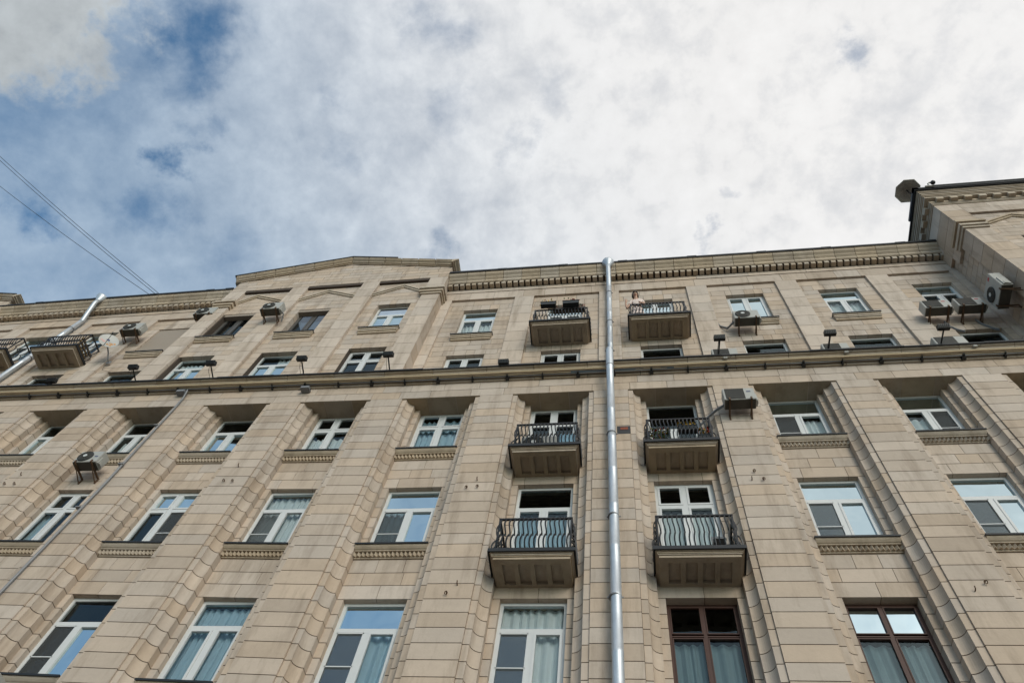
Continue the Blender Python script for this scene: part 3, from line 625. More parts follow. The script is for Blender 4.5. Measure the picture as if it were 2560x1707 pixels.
# ---------------------------------------------------------------- balconies
def balcony(c, w2, yf, yb, zu, bars=16, side_bars=5):
    """c centre, w2 half width of the underside, yf/yb front and wall plane, zu underside"""
    s = MB(); x0, x1 = c - w2, c + w2
    s.newtone(); s.box(x0, x1, yf, yb + .02, zu + .085, zu + .17)
    fr = [x0, x0 + .15]; n = 4; iw = (2 * w2 - .30 - .09 * 3) / 4
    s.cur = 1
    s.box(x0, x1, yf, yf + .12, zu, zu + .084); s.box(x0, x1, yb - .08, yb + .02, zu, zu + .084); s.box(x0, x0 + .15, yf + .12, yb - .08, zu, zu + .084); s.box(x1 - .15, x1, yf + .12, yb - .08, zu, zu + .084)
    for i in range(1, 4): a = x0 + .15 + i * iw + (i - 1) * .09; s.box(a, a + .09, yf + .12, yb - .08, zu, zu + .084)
    s.cur = 0
    for h0, h1, p_ in ((.0, .055, .012), (.055, .075, .035), (.075, .105, .05), (.105, .17, .075)):
        s.newtone(); s.box(x0 - p_, x1 + p_, yf - p_, yf + .01, zu + h0 + .002, zu + h1); s.box(x0 - p_, x0 + .01, yf + .01, yb, zu + h0 + .002, zu + h1); s.box(x1 - .01, x1 + p_, yf + .01, yb, zu + h0 + .002, zu + h1)
    zm = lens_bend(c, zu)
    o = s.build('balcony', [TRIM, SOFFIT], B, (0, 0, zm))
    f = MB(); p_ = .115
    f.box(x0 - p_, x1 + p_, yf - p_, yb, zu + .175, zu + .20); f.box(x0 - p_, x1 + p_, yf - p_, yf - p_ + .02, zu + .115, zu + .175)
    f.box(x0 - p_, x0 - p_ + .02, yf - p_ + .02, yb, zu + .105, zu + .175); f.box(x1 + p_ - .02, x1 + p_, yf - p_ + .02, yb, zu + .105, zu + .175)
    f.build('balcony_flashing', ROOF, o)
    r = MB(); zb, zt = zu + .20, zu + 1.165; rx0, rx1, ry = x0 + .0, x1 - .0, yf + .0
    hh = zt - zb
    r.box(rx0 - .02, rx1 + .02, ry - .025, ry + .02, zt - .035, zt); r.box(rx0 - .02, rx0 + .02, ry + .02, yb, zt - .035, zt); r.box(rx1 - .02, rx1 + .02, ry + .02, yb, zt - .035, zt)
    r.box(rx0, rx1, ry - .012, ry + .012, zb + .04, zb + .06); r.box(rx0 - .012, rx0 + .012, ry, yb, zb + .04, zb + .06); r.box(rx1 - .012, rx1 + .012, ry, yb, zb + .04, zb + .06)
    for xx in (rx0, rx1): r.box(xx - .017, xx + .017, ry - .017, ry + .017, zb, zt - .035)
    def bar(px, py, ox, oy):
        pts = []
        for i in range(15):
            t = i / 14
            if t < .52: b_ = .105 * math.sin(math.pi * min(1, (t / .52) * .93 + .04)) ** .8
            else: b_ = .06 * math.sin(math.pi * min(1, ((t - .52) / .48) * .96 + .02)) ** .8
            if i == 7: b_ = -.012
            lat = .018 * math.sin(t * 2 * math.pi * 1.5)
            pts.append((px + ox * b_ + oy * lat, py + oy * b_ + ox * lat, zb + .05 + (hh - .08) * t))
        r.tube(pts, .017, 4)
    for i in range(bars): bar(rx0 + (rx1 - rx0) * (i + .5) / bars, ry, 0, -1)
    for i in range(side_bars):
        yy = ry + (yb - ry) * (i + .7) / (side_bars + .4); bar(rx0, yy, -1, 0); bar(rx1, yy, 1, 0)
    r.build('railing', IRON, o)
    return o
for k in BALC_BAYS:
    c = (XL[k] + XR[k]) / 2 + (.02 if k == 7 else .0)
    balcony(c, .71, -.30, .385, 15.845); balcony(c, .71, -.305, .385, 12.36)
balcony(-1.862, .835, -.185, .53, 22.875); balcony(1.175, .83, -.20, .53, 22.875)
balcony(-19.36, .78, -.16, .53, 23.06); balcony(-22.1, .78, -.16, .53, 23.08)
# plumbing vent hole with exposed brick beside the drainpipe
h = MB(); h.box(-.21, .105, -.004, .0, 16.93, 17.26); h.cur = 1; h.box(-.13, .05, -.010, -.004, 17.10, 17.20); h.build('wall_hole', [BLACK, BRICK], B)

# ---------------------------------------------------------------- drainpipes
def drainpipe(x, label, lo, z_up, dzf, lower=True):
    root = empty('drainpipe', label, 'drainpipe', (x, .3, z_up), group='zinc drainpipes on the front')
    def seg(path, r, name='pipe', m=ZINC): s = MB(); s.tube([(a - x, b - .3, c - z_up) for a, b, c in path], r, 20); return s.build(name, m, root, smooth=False)
    def shade(o): o.data.polygons.foreach_set('use_smooth', [len(p_.vertices) == 4 for p_ in o.data.polygons])
    r = .088
    z = 26.85 + dzf; b = 20.15 if lower else lo; i = 0; pts = []; rad = []
    zz = z
    while zz > b:
        z2 = max(zz - 1.15, b); pts += [(x, .3, zz), (x, .3, z2 + .06), (x, .3, z2 + .054), (x, .3, z2 + .006)]; rad += [r, r, r * 1.03, r * 1.03]; zz = z2
    pts += [(x, .3, b)]; rad += [r]
    shade(seg(pts, rad))
    shade(seg([(x, .3, z - .02), (x, .3, z + .05), (x, .27, z + .16), (x, -.01, z + 1.02), (x, -.03, z + 1.13), (x, -.03, z + 1.28)], [r * 1.03, r * 1.03, r, r, r * .98, r * .98], 'elbow'))
    zf = z + 1.27
    shade(seg([(x, -.03, zf), (x, -.03, zf + .02), (x, -.03, zf + .26), (x, -.03, zf + .31), (x, -.03, zf + .305), (x, -.03, zf + .1)], [r, r * 1.02, .215, .225, .205, .09], 'funnel'))
    def clamp(yc, zc, rr):
        s = MB(); s.tube([(0, yc - .3, zc - z_up - .012), (0, yc - .3, zc - z_up + .012)], rr + .012, 20); s.box(-.012, .012, yc - .3, yc - .3 + .2, zc - z_up - .01, zc - z_up + .01); s.box(rr, rr + .05, yc - .31, yc - .29, zc - z_up - .012, zc - z_up + .012); s.box(-rr - .03, -rr, yc - .31, yc - .29, zc - z_up - .012, zc - z_up + .012); s.build('clamp', ZINCD, root)
    for zc in ((23.9, 26.3) if lower else (26.0, 23.6)): clamp(.3, zc, r)
    if lower:
        R2 = .100
        pts = [(x, -.47, 20.42), (x, -.47, 20.40), (x, -.46, 19.5), (x, -.43, 19.42), (x, -.27, 18.95), (x, -.24, 18.85)]; rad = [R2 * 1.06, R2 * 1.03, R2, R2 * .98, R2 * .97, R2 * .97]
        zz = 18.85
        while zz > 2.5:
            z2 = zz - 1.22; pts += [(x, -.22, z2 + .07), (x, -.22, z2 + .064), (x, -.22, z2), (x, -.22, z2 - .006)]; rad += [R2 * .97, R2, R2, R2 * .97]; zz = z2 - .006
        shade(seg([(a + (18.8 - c_) * .003 * (c_ < 18.8), b_, c_) for a, b_, c_ in pts], rad, 'lower_pipe'))
        for yc, zc in ((-.46, 20.38), (-.45, 19.5), (-.22, 16.6), (-.22, 13.65), (-.22, 11.5)): clamp(yc, zc, R2)
        s = MB(); s.tube([(0, 0, 20.1 - z_up), (0, 0, 20.3 - z_up), (0, -.3, 20.38 - z_up), (0, -.77, 20.42 - z_up)], R2 * .8, 16); s.build('offset_pipe', ZINC, root)
drainpipe(-.335, 'silver drainpipe running down the narrow pier between the two columns of balconies', 3, 26.85, 0)
drainpipe(-20.80, 'silver drainpipe bending out to its funnel above the leftmost balconies', 20.2, 26.85, -.22, lower=False)
s = MB(); s.tube([(-12.62, -.15, 19.80), (-12.62, -.07, 19.5), (-12.60, -.06, 19.0), (-12.52, -.06, 15.5), (-12.57, -.06, 3)], .028, 8); s.box(-12.68, -12.56, -.11, -.02, 18.0, 18.03); s.box(-12.66, -12.54, -.11, -.02, 14.5, 14.53); s.box(-12.64, -12.5, -.11, -.02, 16.2, 16.23)
tag(s.build('conduit', ZINCD), 'thin dark grey conduit running down a pier from the string course at left', 'conduit')

# cables under the string course
cab = empty('cable_run', 'bundle of tan cables strapped along under the string course on black brackets', 'cables', (0, -.16, 19.8))
s = MB()
def along(y, z, wob, r, xs=-24.0, xe=13.0):
    pts = []; x = xs
    while x <= xe: pts.append((x, y + .16 + random.uniform(-wob, wob) * .4, z - 19.8 + lens_bend(x, z) + random.uniform(-wob, wob))); x += .55
    return pts
s.tube(along(-.225, 19.845, .006, .020), .034, 8); s.tube(along(-.165, 19.815, .006, .02), .018, 6)
s.build('tan_cable', TAN, cab)
s = MB(); s.tube(along(-.125, 19.80, .008, .02), .020, 6); s.build('dark_cable', MATS['grey_conduit'], cab)
s = MB(); s.tube([(a, b, c_ + .01) for a, b, c_ in along(-.16, 19.81, .012, .02, -1.4, 1.9)], .03, 6); s.build('grey_cable', mat('slate_sheath', (0.10, 0.13, 0.16), .5), cab)
x = -17.9; i = 0
while x < 11.5:
    s = MB(); wd = .05 if i % 2 else .026; s.box(-wd, wd, .02, .12, -.06, .03); s.box(-wd * .5, wd * .5, -.05, .02, -.03, .02); s.build('bracket', BLACK, cab, (x, .02, -.01 + lens_bend(x, 19.8))); x += .98 + random.uniform(-.03, .03); i += 1
for (bx, bz, label) in ((-12.80, 19.66, 'grey junction box with trailing wire under the string course beside the dark conduit'), (-8.93, 19.60, 'grey junction box hanging under the string course above the fourth window bay')):
    s = MB(); s.box(-.13, .13, -.11, .07, -.05, .06); o = s.build('junction_box', ZINCD, None, (bx, -.08, bz + lens_bend(bx, 19.6) - .03), bevel=.008); tag(o, label, 'junction box', 'junction boxes under the string course')
    s = MB(); s.tube([(-.15, .0, .05), (-.19, -.03, -.05), (-.08, -.05, -.12), (.1, -.05, -.12), (.17, -.02, -.02), (.12, 0, .08)], .006, 5); s.build('wire', BLACK, o)
for x, lab in ((2.70, 'small pale grey box on the string course below the floodlight right of the upper balconies'), (5.75, 'small pale grey box on the string course under the middle right floodlight'), (8.85, 'small pale grey box on the string course near the right wing')):
    s = MB(); s.box(-.05, .05, -.03, .03, -.035, .035); o = s.build('junction_box', ACW, None, (x, -.30, 19.93), bevel=.006); tag(o, lab, 'junction box', 'junction boxes under the string course')
    s = MB(); s.tube([(.05, 0, 0), (.13, -.01, .01), (.16, -.02, .06), (.10, -.03, .12)], .007, 5); s.build('wire', BLACK, o)

# ---------------------------------------------------------------- air conditioners
def aircon(x, yf, z, w_, h_, label, style='round', dep=.29, wall=.5, rz=0.0, hose=None, badge=None, stand=False):
    """front face at yf, bottom left corner x,z ; wall = distance from front face to the wall"""
    root = empty('air_conditioner', label, 'air conditioner', (x + w_ / 2, yf, z) if rz == 0 else (x, yf, z), rz, 'air conditioner units on the front')
    X = w_ / 2
    s = MB(); s.box(-X, X, 0, dep, 0, h_); b = s.build('casing', ACW, root, bevel=.012)
    s = MB(); s.box(-X + .015, X - .015, .015, dep - .015, -.006, .001); s.build('base_tray', ACD, root)
    cx = -X + w_ * .36; rr = min(h_ * .43, w_ * .30)
    s = MB()
    if style == 'round':
        s.tube([(cx, -.002, h_ * .5), (cx, -.028, h_ * .5), (cx, -.034, h_ * .5)], [rr, rr, rr * .92], 28)
        s.cur = 1
        for q_ in range(1, 7):
            rad = rr * q_ / 7; pts = [(cx + rad * math.cos(a * math.pi / 14), -.037, h_ * .5 + rad * math.sin(a * math.pi / 14)) for a in range(29)]; s.tube(pts, .0035, 4, cap=False)
        for q_ in range(12): a = q_ * math.pi / 6; s.tube([(cx, -.038, h_ * .5), (cx + rr * .97 * math.cos(a), -.038, h_ * .5 + rr * .97 * math.sin(a))], .004, 4)
    else:
        gw = w_ * .60; s.box(-X + .05, -X + .05 + gw, -.012, 0.002, .03, h_ - .03); s.cur = 1; n = 14
        for q_ in range(n): zz = .04 + (h_ - .08) * q_ / (n - 1); s.box(-X + .05, -X + .05 + gw, -.016, -.012, zz - .003, zz + .003)
    gr = s.build('fan_grille', [GRIL, MATS['unit_underside']], root)
    s = MB(); s.disc((cx, -.042, h_ * .5), rr * (.26 if style == 'round' else .0001) + .001, (0, 1, 0), 16, .008)
    if style == 'round': s.build('hub', HUB, gr)
    if badge:
        s = MB(); s.box(X - w_ * .26, X - w_ * .12, -.004, .002, h_ * badge[1], h_ * badge[1] + h_ * .10); s.build('badge', badge[0], root)
    s = MB(); s.box(X, X + .035, .06, dep - .05, .03, h_ * .55); s.box(X, X + .05, .10, .19, .04, .16); s.build('service_cover', ACW, root)
    for bx in (-X + w_ * .16, X - w_ * .16):
        s = MB()
        if stand:
            s.box(bx - .02, bx + .02, .0, dep, -.10, -.008)
        else:
            s.box(bx - .018, bx + .018, -.03, wall, -.045, -.009); s.box(bx - .018, bx + .018, wall - .03, wall, -.20, -.045)
            a = Vector((bx, .08, -.045)); e_ = Vector((bx, wall - .03, -.18)); s.tube([a, e_], .014, 4); s.box(bx - .02, bx + .02, -.035, -.012, -.045, .05)
        s.build('bracket', RUST, root)
    if hose:
        s = MB(); s.tube(hose, .022, 7); s.tube([(a, b_ + .03, c_ - .02) for a, b_, c_ in hose], .014, 6); s.build('hose', MATS['grey_conduit'], root)
    return root
aircon(-17.93, -.05, 24.78, .76, .54, 'white air conditioner with a round fan between satellite dish and beige window panel', wall=.50)
aircon(-15.62, -.05, 25.86, .78, .54, 'white air conditioner set high at the left edge of the gabled part, under the dentils', wall=.05 + .4, hose=[(.39, .1, .15), (.47, .2, .10), (.5, .42, -.05)])
aircon(-12.44, -.50, 24.84, .72, .53, 'white air conditioner on rusty brackets between the two dark upper windows', wall=.5, hose=[(.36, .1, .12), (.45, .25, .05), (.4, .45, -.12)])
aircon(3.42, .0, 23.04, .74, .52, 'white air conditioner with grey hose standing in front of an upper window', wall=.53, hose=[(-.37, .2, .18), (-.55, .42, .22), (-.72, .50, .55), (-.80, .50, .95), (-.95, .50, 1.15)])
aircon(8.815, .0, 23.03, .745, .50, 'left one of two grey grilled air conditioners under the rightmost upper window', style='square', wall=.53, badge=(LOGO, .72), hose=[(.18, .46, -.02), (.24, .50, -.25), (.38, .505, -.50), (.52, .505, -.62)])
aircon(9.735, .0, 23.07, .76, .51, 'right one of two grey grilled air conditioners under the rightmost upper window', style='square', wall=.53, badge=(LOGO, .72), hose=[(.12, .46, -.02), (.20, .50, -.25), (.36, .505, -.52), (.50, .505, -.66)])
aircon(2.345, -.45, 17.555, .735, .51, 'white air conditioner with square grille high on the pier right of the balconies', style='square', wall=.45, badge=(LOGOB, .62), hose=[(-.36, .2, .10), (-.55, .35, .12), (-.75, .5, .05), (-.95, .62, -.1)])
aircon(-13.92, -.16, 16.25, .66, .46, 'white air conditioner with big round fan in a window bay beside the dark conduit', wall=.54, badge=(LOGOB, .45))
aircon(2.45, -.08, 20.36, .68, .55, 'air conditioner peeking over the string course behind the floodlight nearest the waving person', style='square', stand=True)
aircon(5.36, -.08, 20.36, .68, .55, 'air conditioner peeking over the string course behind the middle right floodlight', style='square', stand=True)
aircon(8.20, -.08, 20.36, .80, .62, 'air conditioner on the string course under the floodlight closest to the right wing', style='square', stand=True)
aircon(-11.72, -.15, 9.36, .80, .52, 'corner of a white air conditioner at the bottom left below a dark window', wall=.53)
aircon(10.60, -.36, 22.70, .76, .88, 'large air conditioner mounted on the side wall of the right wing', dep=.32, wall=.55, rz=-math.pi / 2, badge=(LOGO, .82))
aircon(-2.44, -.21, 16.07, .84, .56, 'air conditioner with dark round fan standing on a balcony behind its railing', stand=True, style='round', dep=.3)

# floodlights on arms from the string course
def flood(x, z, y1, label, dx=.03, short=False):
    root = empty('floodlight', label, 'floodlight', (x, -.30, z), 0, 'floodlights on the string course')
    L_ = y1 + .30
    s = MB(); s.tube([(0, .12, .0), (0, -.02, .03), (dx, L_ + .02, .07)], .022, 6); s.box(-.05, .05, .02, .14, -.03, .02); s.build('arm', BLACK, root)
    hd = MB()
    def tf(a, b, c_):
        ca, sa = math.cos(R(28)), math.sin(R(28)); return (dx + a, L_ + b * ca - c_ * sa, .10 + b * sa + c_ * ca)
    hd.box(-.145, .145, -.06, .045, -.06, .07, tf); hd.box(-.15, .15, .045, .06, -.065, .075, tf)
    for i in range(6): hd.box(-.12 + .045 * i, -.108 + .045 * i, -.085, -.06, -.05, .06, tf)
    h_ = hd.build('lamp_head', BLACK, root)
    s = MB(); s.box(-.13, .13, .0605, .064, -.05, .06, tf); s.build('lens', GLASS, h_)
    s = MB(); s.tube([(0, .02, .02), (-.05, -.05, -.05), (-.06 + dx, L_ * .6, -.04), (dx - .03, L_ + .05, .05)], .006, 5); s.build('wire', BLACK, root)
flood(-17.29, 20.20, -.42, 'black floodlight on the string course under the left balcony, farthest left', short=True)
flood(-14.47, 20.20, -.74, 'black floodlight below the beige window panel, second from the left')
flood(-11.97, 20.18, -.75, 'black floodlight on the string course left of the dark conduit top')
flood(-9.14, 20.14, -.77, 'black floodlight between the two left lower windows of the gabled part')
flood(-6.55, 20.10, -.78, 'black floodlight at the foot of the gabled part\'s right pilaster')
flood(-3.29, 20.02, -.40, 'black floodlight head barely showing over the string course left of the drainpipe')
flood(2.56, 20.16, -.74, 'black floodlight above the air conditioner nearest the waving person')
flood(5.37, 20.16, -.72, 'black floodlight above the middle air conditioner on the string course')
flood(8.14, 20.16, -.72, 'black floodlight above the air conditioner nearest the right wing')

# satellite dish
root = empty('satellite_dish', 'white satellite dish with a faded coloured print on the pilaster beside the left balcony', 'satellite dish', (-17.50, .45, 23.15))
s = MB(); nrm = Vector((.60, -.78, -.10)).normalized(); a = nrm.cross(Vector((0, 0, 1))).normalized(); b = a.cross(nrm); cc = Vector((-.02, -.62, .42))
def dp(rad, th, k=0): p_ = cc + (a * math.cos(th) + b * math.sin(th)) * rad + nrm * (.35 * rad * rad - k); return tuple(p_)
rings = [.0001, .1, .18, .26, .32]
for q_ in range(4):
    for j in range(32):
        t0, t1 = 2 * math.pi * j / 32, 2 * math.pi * (j + 1) / 32; s.quad(dp(rings[q_], t0), dp(rings[q_], t1), dp(rings[q_ + 1], t1), dp(rings[q_ + 1], t0))
        s.quad(dp(rings[q_], t0, .012), dp(rings[q_], t1, .012), dp(rings[q_ + 1], t1, .012), dp(rings[q_ + 1], t0, .012))
dish = s.build('reflector', DISH, root, smooth=True)
s = MB()
for m_i, th, rad, sz in ((0, 3.6, .17, .05), (0, 4.0, .22, .045), (0, 3.2, .23, .04), (0, 4.4, .17, .04), (1, 1.2, .05, .045), (1, .5, .08, .035), (2, 5.6, .15, .05), (2, 5.9, .22, .04), (0, 3.8, .1, .03)):
    s.cur = m_i; s.face(tuple(len(s.v) + j for j in range(8)))
    for j in range(8): t = 2 * math.pi * j / 8; q_ = Vector((rad * math.cos(th) + sz * math.cos(t) * random.uniform(.6, 1.3), rad * math.sin(th) + sz * math.sin(t) * random.uniform(.6, 1.3))); s.v.append(dp(q_.length, math.atan2(q_.y, q_.x), -.006))
s.build('print', [ORNG, BLUEP, PINKP], dish)
s = MB(); s.tube([tuple(cc - b * .34), tuple(cc + nrm * .30 + b * .10)], .010, 6); s.disc(tuple(cc + nrm * .31 + b * .12), .03, nrm, 10, .07); s.build('feed_arm', BLACK, root)
s = MB(); s.tube([tuple(cc - nrm * .02), tuple(cc - nrm * .08 - b * .05), (0, -.30, .18), (.02, -.12, .02), (.02, 0, .0)], .022, 8); s.box(-.06, .10, -.02, .0, -.07, .07); s.build('mount', ZINCD, root)
s = MB(); s.tube([(.02, -.01, -.05), (.05, -.01, -.35), (.12, -.01, -.55), (.5, .07, -.62), (.9, .07, -.75)], .006, 5); s.build('wire', BLACK, root)

# rings and hooks left in the piers
HK = [(-15.192, 15.955), (-15.36, 15.597), (-15.077, 15.586), (-9.366, 16.054), (-9.46, 15.471), (-9.232, 15.451), (-3.332, 15.243), (-3.53, 14.976), (-3.287, 14.999), (-3.232, 12.042), (-3.397, 11.825), (2.642, 15.292), (2.548, 15.0), (2.783, 15.005), (5.819, 12.008), (5.593, 11.827)]
WHERE = ['far left pier', 'pier left of the third bay', 'pier left of the balconies, upper set', 'pier left of the balconies, lower pair', 'pier right of the balconies', 'pier at the lower right']
for i, (x, z) in enumerate(HK):
    wi = 0 if i < 3 else 1 if i < 6 else 2 if i < 9 else 3 if i < 11 else 4 if i < 14 else 5
    s = MB()
    if i % 3 == 0: s.tube([(0, .03, 0), (0, -.04, 0), (0, -.06, .015), (0, -.07, .05)], .011, 6)
    else:
        s.tube([(0, .03, 0), (0, -.05, 0)], .010, 6); s.tube([(.026 * math.cos(t * math.pi / 6), -.05 - .015 * math.sin(t * math.pi / 6), .0 + .026 * math.sin(t * math.pi / 6) - .02) for t in range(-3, 9)], .009, 6)
    tag(s.build('wall_hook', RUST, None, (x, 0, z)), 'small rusty iron hook in the ' + WHERE[wi], 'hook', 'hooks in the ' + WHERE[wi])

# ---------------------------------------------------------------- flower boxes and things on the balconies
def petal_cluster(s, x0, x1, y, z, n, hgt, cols):
    for i in range(n):
        px, py, pz = random.uniform(x0, x1), y + random.uniform(-.06, .06), z + random.uniform(0, hgt); s.cur = random.choice(cols)
        d1 = Vector((random.uniform(-1, 1), random.uniform(-1, 1), random.uniform(-.3, 1))).normalized() * random.uniform(.04, .08); d2 = d1.cross(Vector((random.uniform(-1, 1), random.uniform(-1, 1), random.uniform(-1, 1)))).normalized() * .03
        P_ = Vector((px, py, pz)); s.quad(tuple(P_), tuple(P_ + d1 * .5 + d2), tuple(P_ + d1), tuple(P_ + d1 * .5 - d2))
def planter(x0, x1, y0, y1, z, h_, label, mats_box, n, group, hgt=.24, cols=(0, 0, 1, 2)):
    root = empty('flower_box', label, 'flower box', ((x0 + x1) / 2, (y0 + y1) / 2, z), 0, group); X, Y = (x1 - x0) / 2, (y1 - y0) / 2
    s = MB(); n0 = len(s.v)
    s.prism([(-Y * .85, 0), (Y * .85, 0), (Y, h_), (-Y, h_)], -X, X, lambda p_, q_, t: (t, p_, q_)); s.box(-X - .01, X + .01, -Y - .01, Y + .01, h_ - .025, h_); s.build('box', mats_box, root)
    s = MB(); petal_cluster(s, -X, X, 0, h_, n, hgt, cols); s.build('flowers', [LEAF, RED, YEL], root)['kind'] = 'stuff'
planter(-2.51, -2.03, -.40, -.22, 24.05, .17, 'black flower box hung on the left half of the top balcony rail', SOIL, 60, 'flower boxes on the top balcony', cols=(0, 2, 2, 1))
planter(-1.80, -1.29, -.40, -.22, 24.05, .17, 'black flower box hung on the right half of the top balcony rail', SOIL, 60, 'flower boxes on the top balcony', cols=(0, 1, 1))
planter(-2.12, -1.10, -.16, -.0, 24.06, .17, 'long brown flower box with red blooms behind two black boxes', TERRA, 90, 'flower boxes on the top balcony', cols=(0, 1, 1))
planter(.52, .98, -.26, -.10, 16.06, .14, 'low flower box with tall red and green plants behind the left of the railing', SOIL, 300, 'flower boxes behind the flowered railing', hgt=.62, cols=(0, 0, 0, 0, 0, 1, 2))
planter(1.20, 1.62, -.28, -.12, 16.62, .16, 'black flower box of yellow blooms in the middle of the flowered railing', SOIL, 90, 'flower boxes behind the flowered railing', cols=(0, 2, 2), hgt=.18)
planter(1.60, 1.86, -.24, -.06, 16.10, .34, 'tall black plant tub with yellow blooms at the right of the flowered railing', SOIL, 110, 'flower boxes behind the flowered railing', cols=(0, 2, 2, 1), hgt=.3)
s = MB(); s.box(-1.53, -1.18, -.24, -.19, 16.07, 16.66); tag(s.build('blue_board', BLUEW, bevel=.01), 'pale blue panel leaning behind the railing beside the balcony air conditioner', 'panel')
s = MB()
for i, (a, b, z) in enumerate(((.0, .5, .35), (.05, .48, .48), (.0, .45, .6), (-.03, .5, .72))): s.box(-.06 + .03 * i, -.01 + .03 * i, a - .2, b, z - .04, z + .03)
tag(s.build('stacked_boards', mat('old_boards', (.22, .15, .07), .8, noise=.3), None, (-18.72, .0, 23.25 - .1)), 'old wooden boards stored behind the right end of the left balcony railing', 'boards')
s = MB(); s.box(-.18, .18, -.1, .14, 0, .3); s.cur = 1; s.box(-.15, .15, -.12, -.1, .04, .26)
tag(s.build('storage_box', [MATS['old_boards'], BLACK], None, (-21.7, .05, 23.3)), 'brown box kept on the leftmost balcony', 'box')
s = MB()
for x in (-.09, .09): s.box(x - .015, x + .015, -.16, -.13, 0, .42); s.box(x - .015, x + .015, .1, .13, 0, .75)
s.box(-.12, .12, -.17, .14, .40, .43); s.box(-.12, .12, .09, .12, .55, .76)
tag(s.build('folding_chair', ZINCD, None, (1.62, -.05, 12.56)), 'grey folding chair standing at the right end of a lower balcony', 'chair')

# ---------------------------------------------------------------- things on the wing roof
root = empty('lattice_canopy', 'octagonal grey lattice canopy poking out at the corner of the right wing roof', 'canopy', (10.78, -.6, 30.05))
s = MB(); cx, cy, cz = .12, -.52, 1.0
pts = [(cx + .46 * math.cos(R(22.5 + 45 * i)), cy + .46 * math.sin(R(22.5 + 45 * i))) for i in range(8)]
for i in range(8):
    a, b = pts[i], pts[(i + 1) % 8]; s.quad((a[0], a[1], cz), (b[0], b[1], cz), (cx, cy, cz + .16), (cx, cy, cz + .16 + 1e-4))
    s.tube([(a[0], a[1], cz), (b[0], b[1], cz)], .014, 5); s.tube([(a[0], a[1], cz), (cx, cy, cz + .15)], .012, 5)
    for f in (.25, .45, .65, .85): s.tube([(cx + (a[0] - cx) * f, cy + (a[1] - cy) * f, cz + .15 * (1 - f)), (cx + (b[0] - cx) * f, cy + (b[1] - cy) * f, cz + .15 * (1 - f))], .008, 4)
    for f in (.33, .66): m_ = (a[0] + (b[0] - a[0]) * f, a[1] + (b[1] - a[1]) * f); s.tube([(m_[0], m_[1], cz), (cx, cy, cz + .15)], .006, 4)
s.build('canopy_top', LATT, root)
s = MB(); s.tube([(cx, cy + .0, cz + .1), (cx, cy + .0, .3), (.35, .1, .1), (.4, .3, 0)], .025, 6); s.build('pole', IRON, root)
root = empty('security_camera', 'black dome camera on a white bracket at the eave of the right wing', 'camera', (11.22, -1.56, 29.98))
s = MB(); s.box(-.14, .14, -.03, .04, -.03, .02); s.tube([(.0, 0, 0), (.0, -.05, .14), (.06, -.07, .2), (.14, -.07, .2)], .028, 8); s.build('bracket', ACW, root)
s = MB(); s.blob((.17, -.08, .15), .085, .085, .095, 8); s.build('dome', BLACK, root, smooth=True)

# overhead wires
for (a, b, lab) in (((-17.45, .02, 28.5), (-39.2, -1.5, 46.5), 'lowest of three thin wires crossing the sky at left'), ((-16.98, .02, 28.5), (-38.75, -3.4, 47.1), 'middle of three thin wires crossing the sky at left'), ((-16.72, .02, 28.5), (-38.8, -3.15, 47.0), 'top wire of three crossing the sky at left')):
    pass
def ray(u_, v_, dist):
    d_ = (FW + RT * (u_ - 1280) / 1901.98 - UP * (v_ - 853.5) / 1901.98).normalized(); return Vector(CAM) + d_ * dist
WIRES = [((376, 738), (0, 456), 'lowest of three thin wires crossing the sky at left, well below the other two'), ((391, 737), (0, 390.7), 'middle one of three thin wires crossing the sky at left'), ((400, 736), (0, 380.6), 'topmost of three thin wires crossing the sky at left')]
for (pa, pb, lab) in WIRES:
    d_ = ray(pa[0], pa[1], 1) - Vector(CAM); t_ = (10.0) / d_.y; A_ = Vector(CAM) + d_ * t_; B_ = ray(pb[0], pb[1], 42)
    E_ = A_ + (B_ - A_) * 1.5
    s = MB(); n = 14; s.tube([tuple(A_ + (E_ - A_) * i / n - Vector((0, 0, .25 * 4 * (i / n) * (1 - i / n)))) for i in range(n + 1)], .011, 5)
    tag(s.build('overhead_wire', BLACK), lab, 'wire', 'overhead wires')

# ---------------------------------------------------------------- the person on the top balcony
pr = empty('person', 'person in a pale pink blouse and skirt leaning over the top balcony rail and waving', 'person', (.56, -.06, 23.08))
def skin(name, verts, edges, radii, mats_, parent, sub=1):
    me = bpy.data.meshes.new(name); me.from_pydata(verts, edges, []); o = bpy.data.objects.new(name, me); col.objects.link(o)
    if not me.skin_vertices: bm = bmesh.new(); bm.from_mesh(me); bm.verts.layers.skin.verify(); bm.to_mesh(me); bm.free()
    for i, sv in enumerate(me.skin_vertices[0].data): rr = radii[i]; sv.radius = rr if isinstance(rr, tuple) else (rr, rr); sv.use_root = (i == 0)
    o.modifiers.new('s', 'SKIN').use_smooth_shade = True; ss = o.modifiers.new('u', 'SUBSURF'); ss.levels = sub; ss.render_levels = sub
    dg = bpy.context.evaluated_depsgraph_get(); dg.update(); m2 = bpy.data.meshes.new_from_object(o.evaluated_get(dg)); bpy.data.objects.remove(o)
    m2.materials.clear(); m2.materials.append(mats_); r_ = bpy.data.objects.new(name, m2); col.objects.link(r_); r_.parent = parent; return r_
V = []; E_ = []; RD = []
def add(p, r_, par=None):
    V.append(p); RD.append(r_)
    if par is not None: E_.append((par, len(V) - 1))
    return len(V) - 1
pel = add((0, .02, .84), (.15, .11)); wa = add((0, -.03, 1.02), (.12, .095), pel); ch = add((0, -.11, 1.20), (.145, .105), wa); nk = add((-.02, -.18, 1.31), .05, ch); hd = add((-.03, -.22, 1.38), .055, nk); ht = add((-.035, -.24, 1.46), .075, hd)
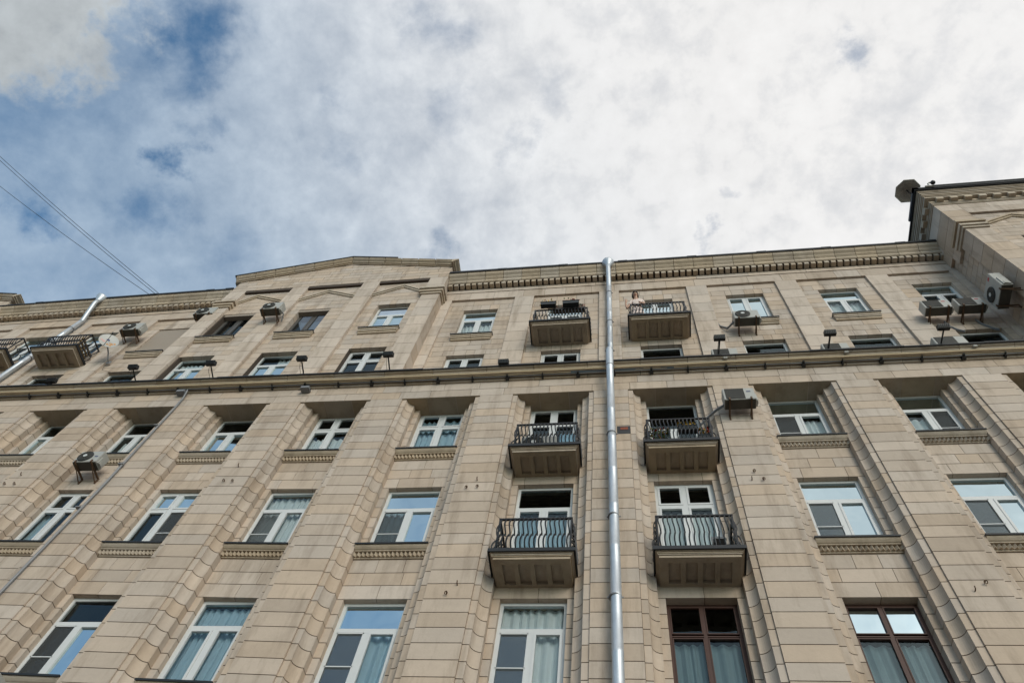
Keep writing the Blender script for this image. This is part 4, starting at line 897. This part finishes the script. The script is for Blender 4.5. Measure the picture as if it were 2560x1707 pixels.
for sx in (-1, 1):
    hp = add((sx * .08, .02, .78), .085, pel); kn = add((sx * .09, .0, .46), .055, hp); an = add((sx * .09, .04, .08), .035, kn); add((sx * .10, -.10, .03), .03, an)
# raised arm to the left of the picture
sh = add((-.16, -.12, 1.23), .055, ch); el = add((-.33, -.05, .86), .040, sh); wr = add((-.36, -.14, 1.10), .026, el); pm = add((-.345, -.17, 1.17), .033, wr)
for i, (fx, fl) in enumerate(((-.03, .062), (-.012, .075), (.008, .072), (.026, .055))):
    f1 = add((-.345 + fx, -.185, 1.215), .0095, pm); f2 = add((-.345 + fx * 1.3, -.20, 1.215 + fl * .6), .009, f1); add((-.343 + fx * 1.4, -.215, 1.215 + fl), .008, f2)
th = add((-.305, -.175, 1.175), .011, pm); add((-.285, -.185, 1.205), .009, th)
# other arm resting on the rail
s2 = add((.17, -.12, 1.22), .055, ch); e2 = add((.24, -.09, 1.00), .042, s2); w2_ = add((.15, -.17, .98), .027, e2); p2 = add((.10, -.20, .985), .03, w2_)
for fy in (-.02, -.007, .006, .018): f1 = add((.065, -.205 + fy, .985), .009, p2); add((.045, -.21 + fy, .965), .008, f1)
add((.085, -.19, 1.015), .009, p2)
body = skin('body', V, E_, RD, SKIN, pr, 2)
HC = Vector((-.04, -.25, 1.475)); HR = Matrix.Rotation(R(38), 3, 'X')
def hblob(s_, p, *a):
    k0 = len(s_.v); s_.blob(p, *a)
    for i_ in range(k0, len(s_.v)): s_.v[i_] = tuple(HC + HR @ Vector(s_.v[i_]))
s = MB(); hblob(s, (0, 0, 0), .080, .095, .112, 10); hblob(s, (0, -.098, -.012), .013, .02, .018, 5); hblob(s, (-.084, .01, -.005), .012, .02, .03, 5); hblob(s, (.084, .01, -.005), .012, .02, .03, 5); s.build('head', SKIN, pr, smooth=True)
s = MB()
for ex in (-.032, .032): hblob(s, (ex, -.088, .016), .014, .009, .008, 5); hblob(s, (ex, -.088, .040), .02, .008, .004, 5)
s.build('eyes', HAIR, pr, smooth=True)
s = MB(); hblob(s, (0, -.088, -.052), .027, .008, .008, 5); s.build('mouth', LOGO, pr, smooth=True)
s = MB(); hblob(s, (0, .035, .035), .108, .105, .108, 9); hblob(s, (0, .075, -.04), .09, .06, .10, 7); hblob(s, (-.088, .0, -.03), .024, .045, .10, 6); hblob(s, (.088, .0, -.03), .024, .045, .10, 6); hblob(s, (0, -.045, .092), .075, .05, .035, 6); s.build('hair', HAIR, pr, smooth=True)
cv = [(0, .02, .86), (0, -.03, 1.02), (0, -.11, 1.20), (-.01, -.15, 1.26), (-.15, -.12, 1.24), (.16, -.12, 1.23), (-.25, -.085, 1.04), (.215, -.105, 1.09)]
skin('blouse', cv, [(0, 1), (1, 2), (2, 3), (2, 4), (2, 5), (4, 6), (5, 7)], [(.165, .125), (.135, .11), (.16, .12), (.09, .07), .075, .075, .062, .062], CLOTH, pr, 2)
s = MB(); n = 24; prof_ = [(.135, .98), (.17, .85), (.19, .6), (.23, .30), (.235, .28)]
rings = []
for rr, zz in prof_: rings.append([(rr * math.cos(2 * math.pi * j / n) * (1 + .04 * math.cos(6 * math.pi * j / n)), .01 + rr * .72 * math.sin(2 * math.pi * j / n) * (1 + .05 * math.sin(10 * math.pi * j / n)), zz) for j in range(n)])
for a, b in zip(rings, rings[1:]):
    for j in range(n): s.quad(a[j], a[(j + 1) % n], b[(j + 1) % n], b[j])
s.build('skirt', CLOTH, pr, smooth=True)
